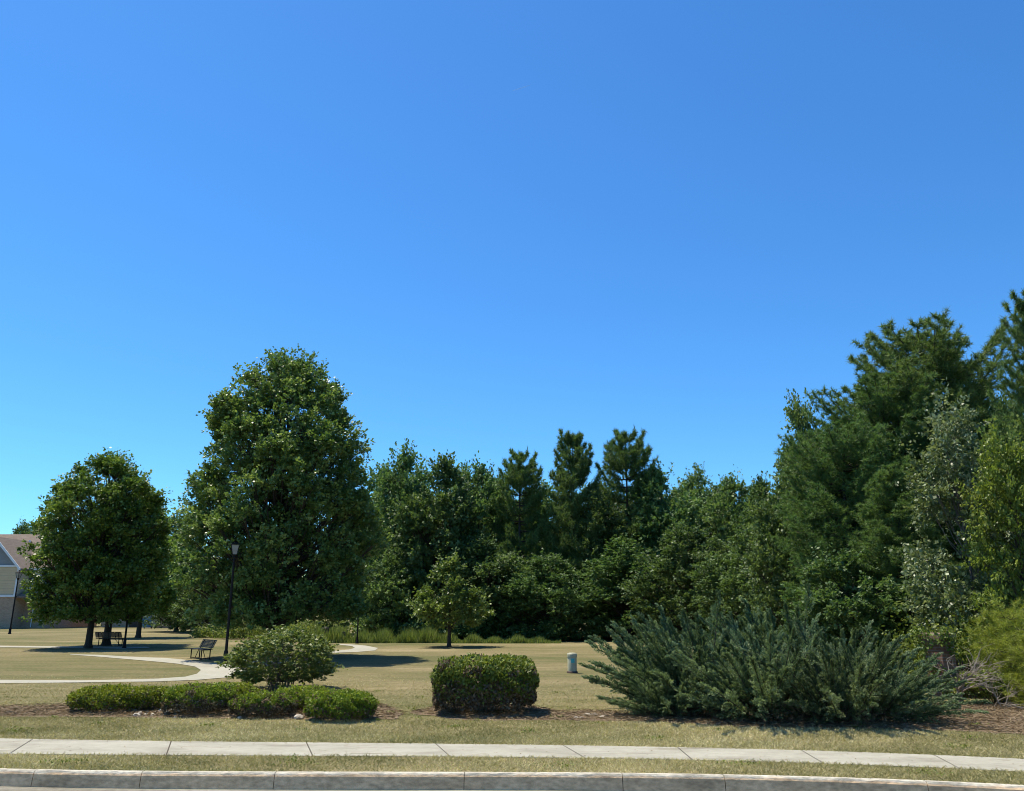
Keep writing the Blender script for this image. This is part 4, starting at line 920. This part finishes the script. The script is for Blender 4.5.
def window(r, x, y, z, w_, h):
    f = MB()
    for s in (-1, 1): f.box((x + s * w_ / 2, y - .03, z), (.1, .08, h + .1)); f.box((x, y - .03, z + s * h / 2), (w_ + .1, .075, .1))
    f.box((x, y - .03, z), (.05, .05, h)); fo = f.build('window', M['trim'], r)
    p = MB(); p.box((x, y + .0, z), (w_, .05, h)); p.build('pane', M['winglass'], fo)
def house1():
    Y = 78.0; X0 = P(-120, 600, Y)[0]; X1 = P(47, 600, Y)[0]; xg = P(14, 600, Y - 1.8)[0]; xg0 = P(-38, 600, Y - 1.8)[0]
    zs = P(14, 597, Y)[2]; ze = P(14, 567, Y)[2]; zr = P(0, 536, Y + 5)[2]
    r = empty('brick_and_siding_house', (X0, Y, 0)); tag(r, 'two storey house with beige siding over brick and a brown shingle roof', 'house')
    W_ = X1 - X0; D = 10.0; a = xg0 - X0; c = xg - X0
    mb = MB(); mb.box((W_ / 2, D / 2, zs / 2), (W_, D, zs)); mb.box(((a + c) / 2, -.9, zs / 2), (c - a, 1.8, zs)); mb.build('brick_wall', M['brick'], r)
    mb = MB(); mb.box((W_ / 2, D / 2 + .03, (zs + ze) / 2), (W_ - .06, D - .06, ze - zs)); mb.build('upper_wall', M['slate'], r)
    mb = MB(); zg = ze + (c - a) / 2 * 1.05
    x0, x1, xm = a + .03, c - .03, (a + c) / 2; y0, y1 = -1.77, .5
    mb.add([(x0, y0, zs + .01), (x1, y0, zs + .01), (x1, y0, ze), (x0, y0, ze), (x0, y1, zs + .01), (x1, y1, zs + .01), (x1, y1, ze), (x0, y1, ze)],
           [(0, 1, 2, 3), (1, 5, 6, 2), (0, 3, 7, 4)]); mb.build('gable_wall', M['siding'], r)
    mb = MB(); mb.add([(x0, y0, ze), (x1, y0, ze), (xm, y0, zg)], [(0, 1, 2)]); mb.build('gable_panel', M['slate'], r)
    mb = MB(); mb.box((xm, y0 - .05, ze), (c - a, .08, .16)); mb.build('trim_band', M['trim'], r)
    mb = MB(); gable_roof(mb, 0, W_, 0, D, ze, zr, 'x'); gable_roof(mb, a, c, -1.8, 5, ze, zg, 'y'); rf = mb.build('roof', M['shingle'], r)
    mb = MB(); sl = (zg - ze) / ((c - a) / 2)
    for s in (-1, 1):
        xe = xm + s * ((c - a) / 2 + .4); p0 = np.array([xe, -2.22, ze - sl * .4 + .05]); p1 = np.array([xm, -2.22, zg + .05])
        vs = [p0 + [0, 0, -.12], p0 + [0, 0, .14], p1 + [0, 0, .14], p1 + [0, 0, -.16]]; vs += [v + np.array([0, -.05, 0]) for v in vs]
        mb.add(vs, [(0, 1, 2, 3), (7, 6, 5, 4), (0, 3, 7, 4), (1, 5, 6, 2), (0, 4, 5, 1)])
    mb.box((c + (W_ - c) / 2 + .2, -.44, ze - .20), (W_ - c - .1, .08, .22)); mb.box((c - .02, -1.83, (zs + ze) / 2), (.14, .1, ze - zs)); mb.box((xm, -1.83, zs + .06), (c - a, .09, .16))
    mb.build('trim', M['trim'], r)
    mb = MB(); gx = c + .9; mb.tube([(gx, -.1, .1), (gx, -.1, ze - .3)], .05, 6); mb.build('downspout', M['trim'], r)
    mb = MB(); mb.add([(c + .1, -1.6, zs + .05), (c + 2.6, -1.6, zs + .05), (c + 2.6, -.02, zs + .75), (c + .1, -.02, zs + .75), (c + .1, -1.6, zs - .08), (c + 2.6, -1.6, zs - .08), (c + 2.6, -.02, zs - .08), (c + .1, -.02, zs - .08)],
                      [(0, 1, 2, 3), (4, 5, 1, 0), (5, 6, 2, 1), (4, 0, 3, 7), (4, 7, 6, 5)]); mb.build('porch_roof', M['shingle'], r)
    for x, y, z in ((W_ - 4.4, 3.2, 0), (W_ - 2.6, 2.2, 0), (W_ - 5.8, 2.2, 0)):
        zz = ze + (zr - ze) * y / (D / 2) + .18; mb = MB(); mb.tube([(x, y, zz - .1), (x, y, zz + .45)], .09, 8); mb.build('roof_vent', M['trim'], rf)
    window(r, c + 2.0, 0, 1.4, .9, 1.3); window(r, W_ - 1.6, 0, (zs + ze) / 2 + .1, 1.0, 1.3); window(r, 3, 0, 1.5, 1.2, 1.4); window(r, 3, 0, zs + 1.3, 1.2, 1.3)
house1()
def house2():
    Y = 82.0; X0 = P(104, 600, Y)[0]; X1 = P(196, 600, Y)[0]; W_ = X1 - X0; D = 9; ze = P(150, 589, Y)[2]; zr = P(150, 558, Y + 4.5)[2]
    r = empty('brick_house', (X0, Y, 0)); tag(r, 'brick house half hidden behind the left lawn trees', 'house')
    mb = MB(); mb.box((W_ / 2, D / 2, ze / 2), (W_, D, ze)); mb.build('wall', M['brick'], r)
    mb = MB(); gable_roof(mb, 0, W_, 0, D, ze, zr, 'x'); mb.build('roof', M['shingle'], r)
    for xx in (.02, W_ - .02): mb = MB(); mb.add([(xx, 0, ze), (xx, D, ze), (xx, D / 2, zr)], [(0, 1, 2)]); mb.build('gable_wall', M['siding'], r)
    mb = MB(); mb.box((W_ / 2, -.43, ze - .2), (W_ + .8, .07, .2)); mb.build('trim', M['trim'], r)
    for x in (1.5, 5.2): window(r, x, 0, 1.5, 1.3, 1.2)
    mb = MB(); mb.box((3.3, -.03, 1.05), (.95, .08, 2.1)); d = mb.build('door', M['darkbrown'], r); mb = MB(); mb.tube([(3.65, -.08, 1.0), (3.65, -.14, 1.0)], .035, 6); mb.build('handle', M['trim'], d)
house2()
def clutter():
    b = P(147, 623, 77); b[2] = 0; r = empty('wheeled_bin', b); tag(r, 'blue wheeled bin in front of the brick house', 'bin')
    mb = MB(); mb.add([(x * s, y * s, z) for z, s in ((.08, .8), (.95, 1.0)) for x, y in ((-.35, -.33), (.35, -.33), (.35, .33), (-.35, .33))], [(0, 3, 2, 1), (4, 5, 6, 7), (0, 1, 5, 4), (1, 2, 6, 5), (2, 3, 7, 6), (3, 0, 4, 7)]); mb.build('bin_body', M['blue'], r)
    mb = MB(); mb.box((0, 0, 1.0), (.76, .74, .07)); mb.build('lid', M['blue'], r)
    for s in (-1, 1): mb = MB(); mb.tube([(s * .3, .3, .1), (s * .36, .3, .1)], .1, 10); mb.build('wheel', M['blackmetal'], r)
    a = P(157, 622, 78); c = P(170, 622, 78); Lp = c[0] - a[0]; r = empty('board_fence', (a[0], 78, 0)); tag(r, 'tan wooden board fence panel beside the brick house', 'fence')
    mb = MB(); k = 9
    for i in range(k): mb.box(((i + .5) * Lp / k, 0, .48), (Lp / k - .015, .03, .95))
    mb.build('board_panel', M['tan'], r)
    for x in (0, Lp): mb = MB(); mb.box((x, .07, .52), (.1, .1, 1.05)); mb.build('post', M['darkbrown'], r)
    b = G(40, 628); r = empty('marker_stub', b); tag(r, 'small white plastic stub sticking out of the lawn near the left house', 'marker')
    mb = MB(); mb.lathe((0, 0, 0), [(.12, 0), (.12, .3), (.07, .36)], 10); mb.build('tube', M['white'], r); mb = MB(); mb.box((.14, 0, .16), (.16, .12, .22)); mb.build('side_box', M['white'], r)
clutter()

def contrail():
    a = P(512, 91, 3400); b = P(532, 84.5, 3500); d = b - a; mb = MB()
    mb.tube([a, a + d * .3, a + d * .65, b], [.6, 2.6, 2.2, .5], 8)
    m, n, N, L = newmat('thin_ice_cloud'); df = N.new('ShaderNodeBsdfDiffuse'); df.inputs[0].default_value = (.8, .8, .8, 1); tr = N.new('ShaderNodeBsdfTransparent'); mx = N.new('ShaderNodeMixShader'); mx.inputs[0].default_value = .12
    L.new(tr.outputs[0], mx.inputs[1]); L.new(df.outputs[0], mx.inputs[2]); o = N.new('ShaderNodeOutputMaterial'); L.new(mx.outputs[0], o.inputs[0])
    tag(mb.build('contrail', m), 'short faint white contrail high in the blue sky', 'contrail')
contrail()

def lawn_weeds():
    g = np.random.default_rng(171); Cc = []; Dd = []
    spots = [tuple(G(px, py)[:2]) for px, py in ((563, 768), (60, 764), (742, 766), (380, 748), (20, 731), (655, 740), (930, 776), (455, 729), (210, 727), (960, 749), (300, 765))]
    spots += [(g.uniform(-9, 8), g.uniform(9.6, 18)) for _ in range(60)]
    for i, (x, y) in enumerate(spots):
        if float(wn(x)) - .1 < y < float(wf(x)) + .1: continue
        k = 60 if i < 11 else 26; r_ = .11 if i < 11 else .06
        c = np.stack([x + g.normal(0, r_, k), y + g.normal(0, r_ * .7, k), g.uniform(.02, .05, k)], 1); Cc.append(c); Dd.append(nrm(rdir(g, k) + np.array([0, 0, .3])))
    c = np.concatenate(Cc); d = np.concatenate(Dd); n = len(c)
    V = leaf_quads(c, d, nrm(rdir(g, n) * .6 + np.array([0, 0, 1])), g.uniform(.02, .045, n), g.uniform(.012, .02, n)); V[..., 2] = np.maximum(V[..., 2], .006)
    o = link('lawn_weeds', np_mesh('lawn_weeds', V, 4, M['hedge'], g.uniform(.2, .9, n))); tag(o, 'small green broadleaf weeds scattered through the dry grass', 'weeds', kind='stuff')
    # fallen leaves and grass clippings on the concrete and the lawn
    n = 900; X = g.uniform(-9, 9, n); Y = np.where(g.uniform(0, 1, n) < .35, wn(X) + (wf(X) - wn(X)) * g.uniform(0, 1, n) ** 2, kb(X) + g.uniform(0, 8, n)); c = np.stack([X, Y, np.full(n, .014) + .02 * (Y > wf(X))], 1)
    V = leaf_quads(c, rdir(g, n) * np.array([1, 1, .2]), nrm(rdir(g, n) * .35 + np.array([0, 0, 1])), g.uniform(.012, .04, n), g.uniform(.006, .018, n)); V[..., 2] = np.maximum(V[..., 2], .009)
    o = link('leaf_litter', np_mesh('leaf_litter', V, 4, M['straw'], g.uniform(0, 1, n))); tag(o, 'few brown fallen leaves and clippings on the sidewalk and grass', 'leaf litter', kind='stuff')
lawn_weeds()
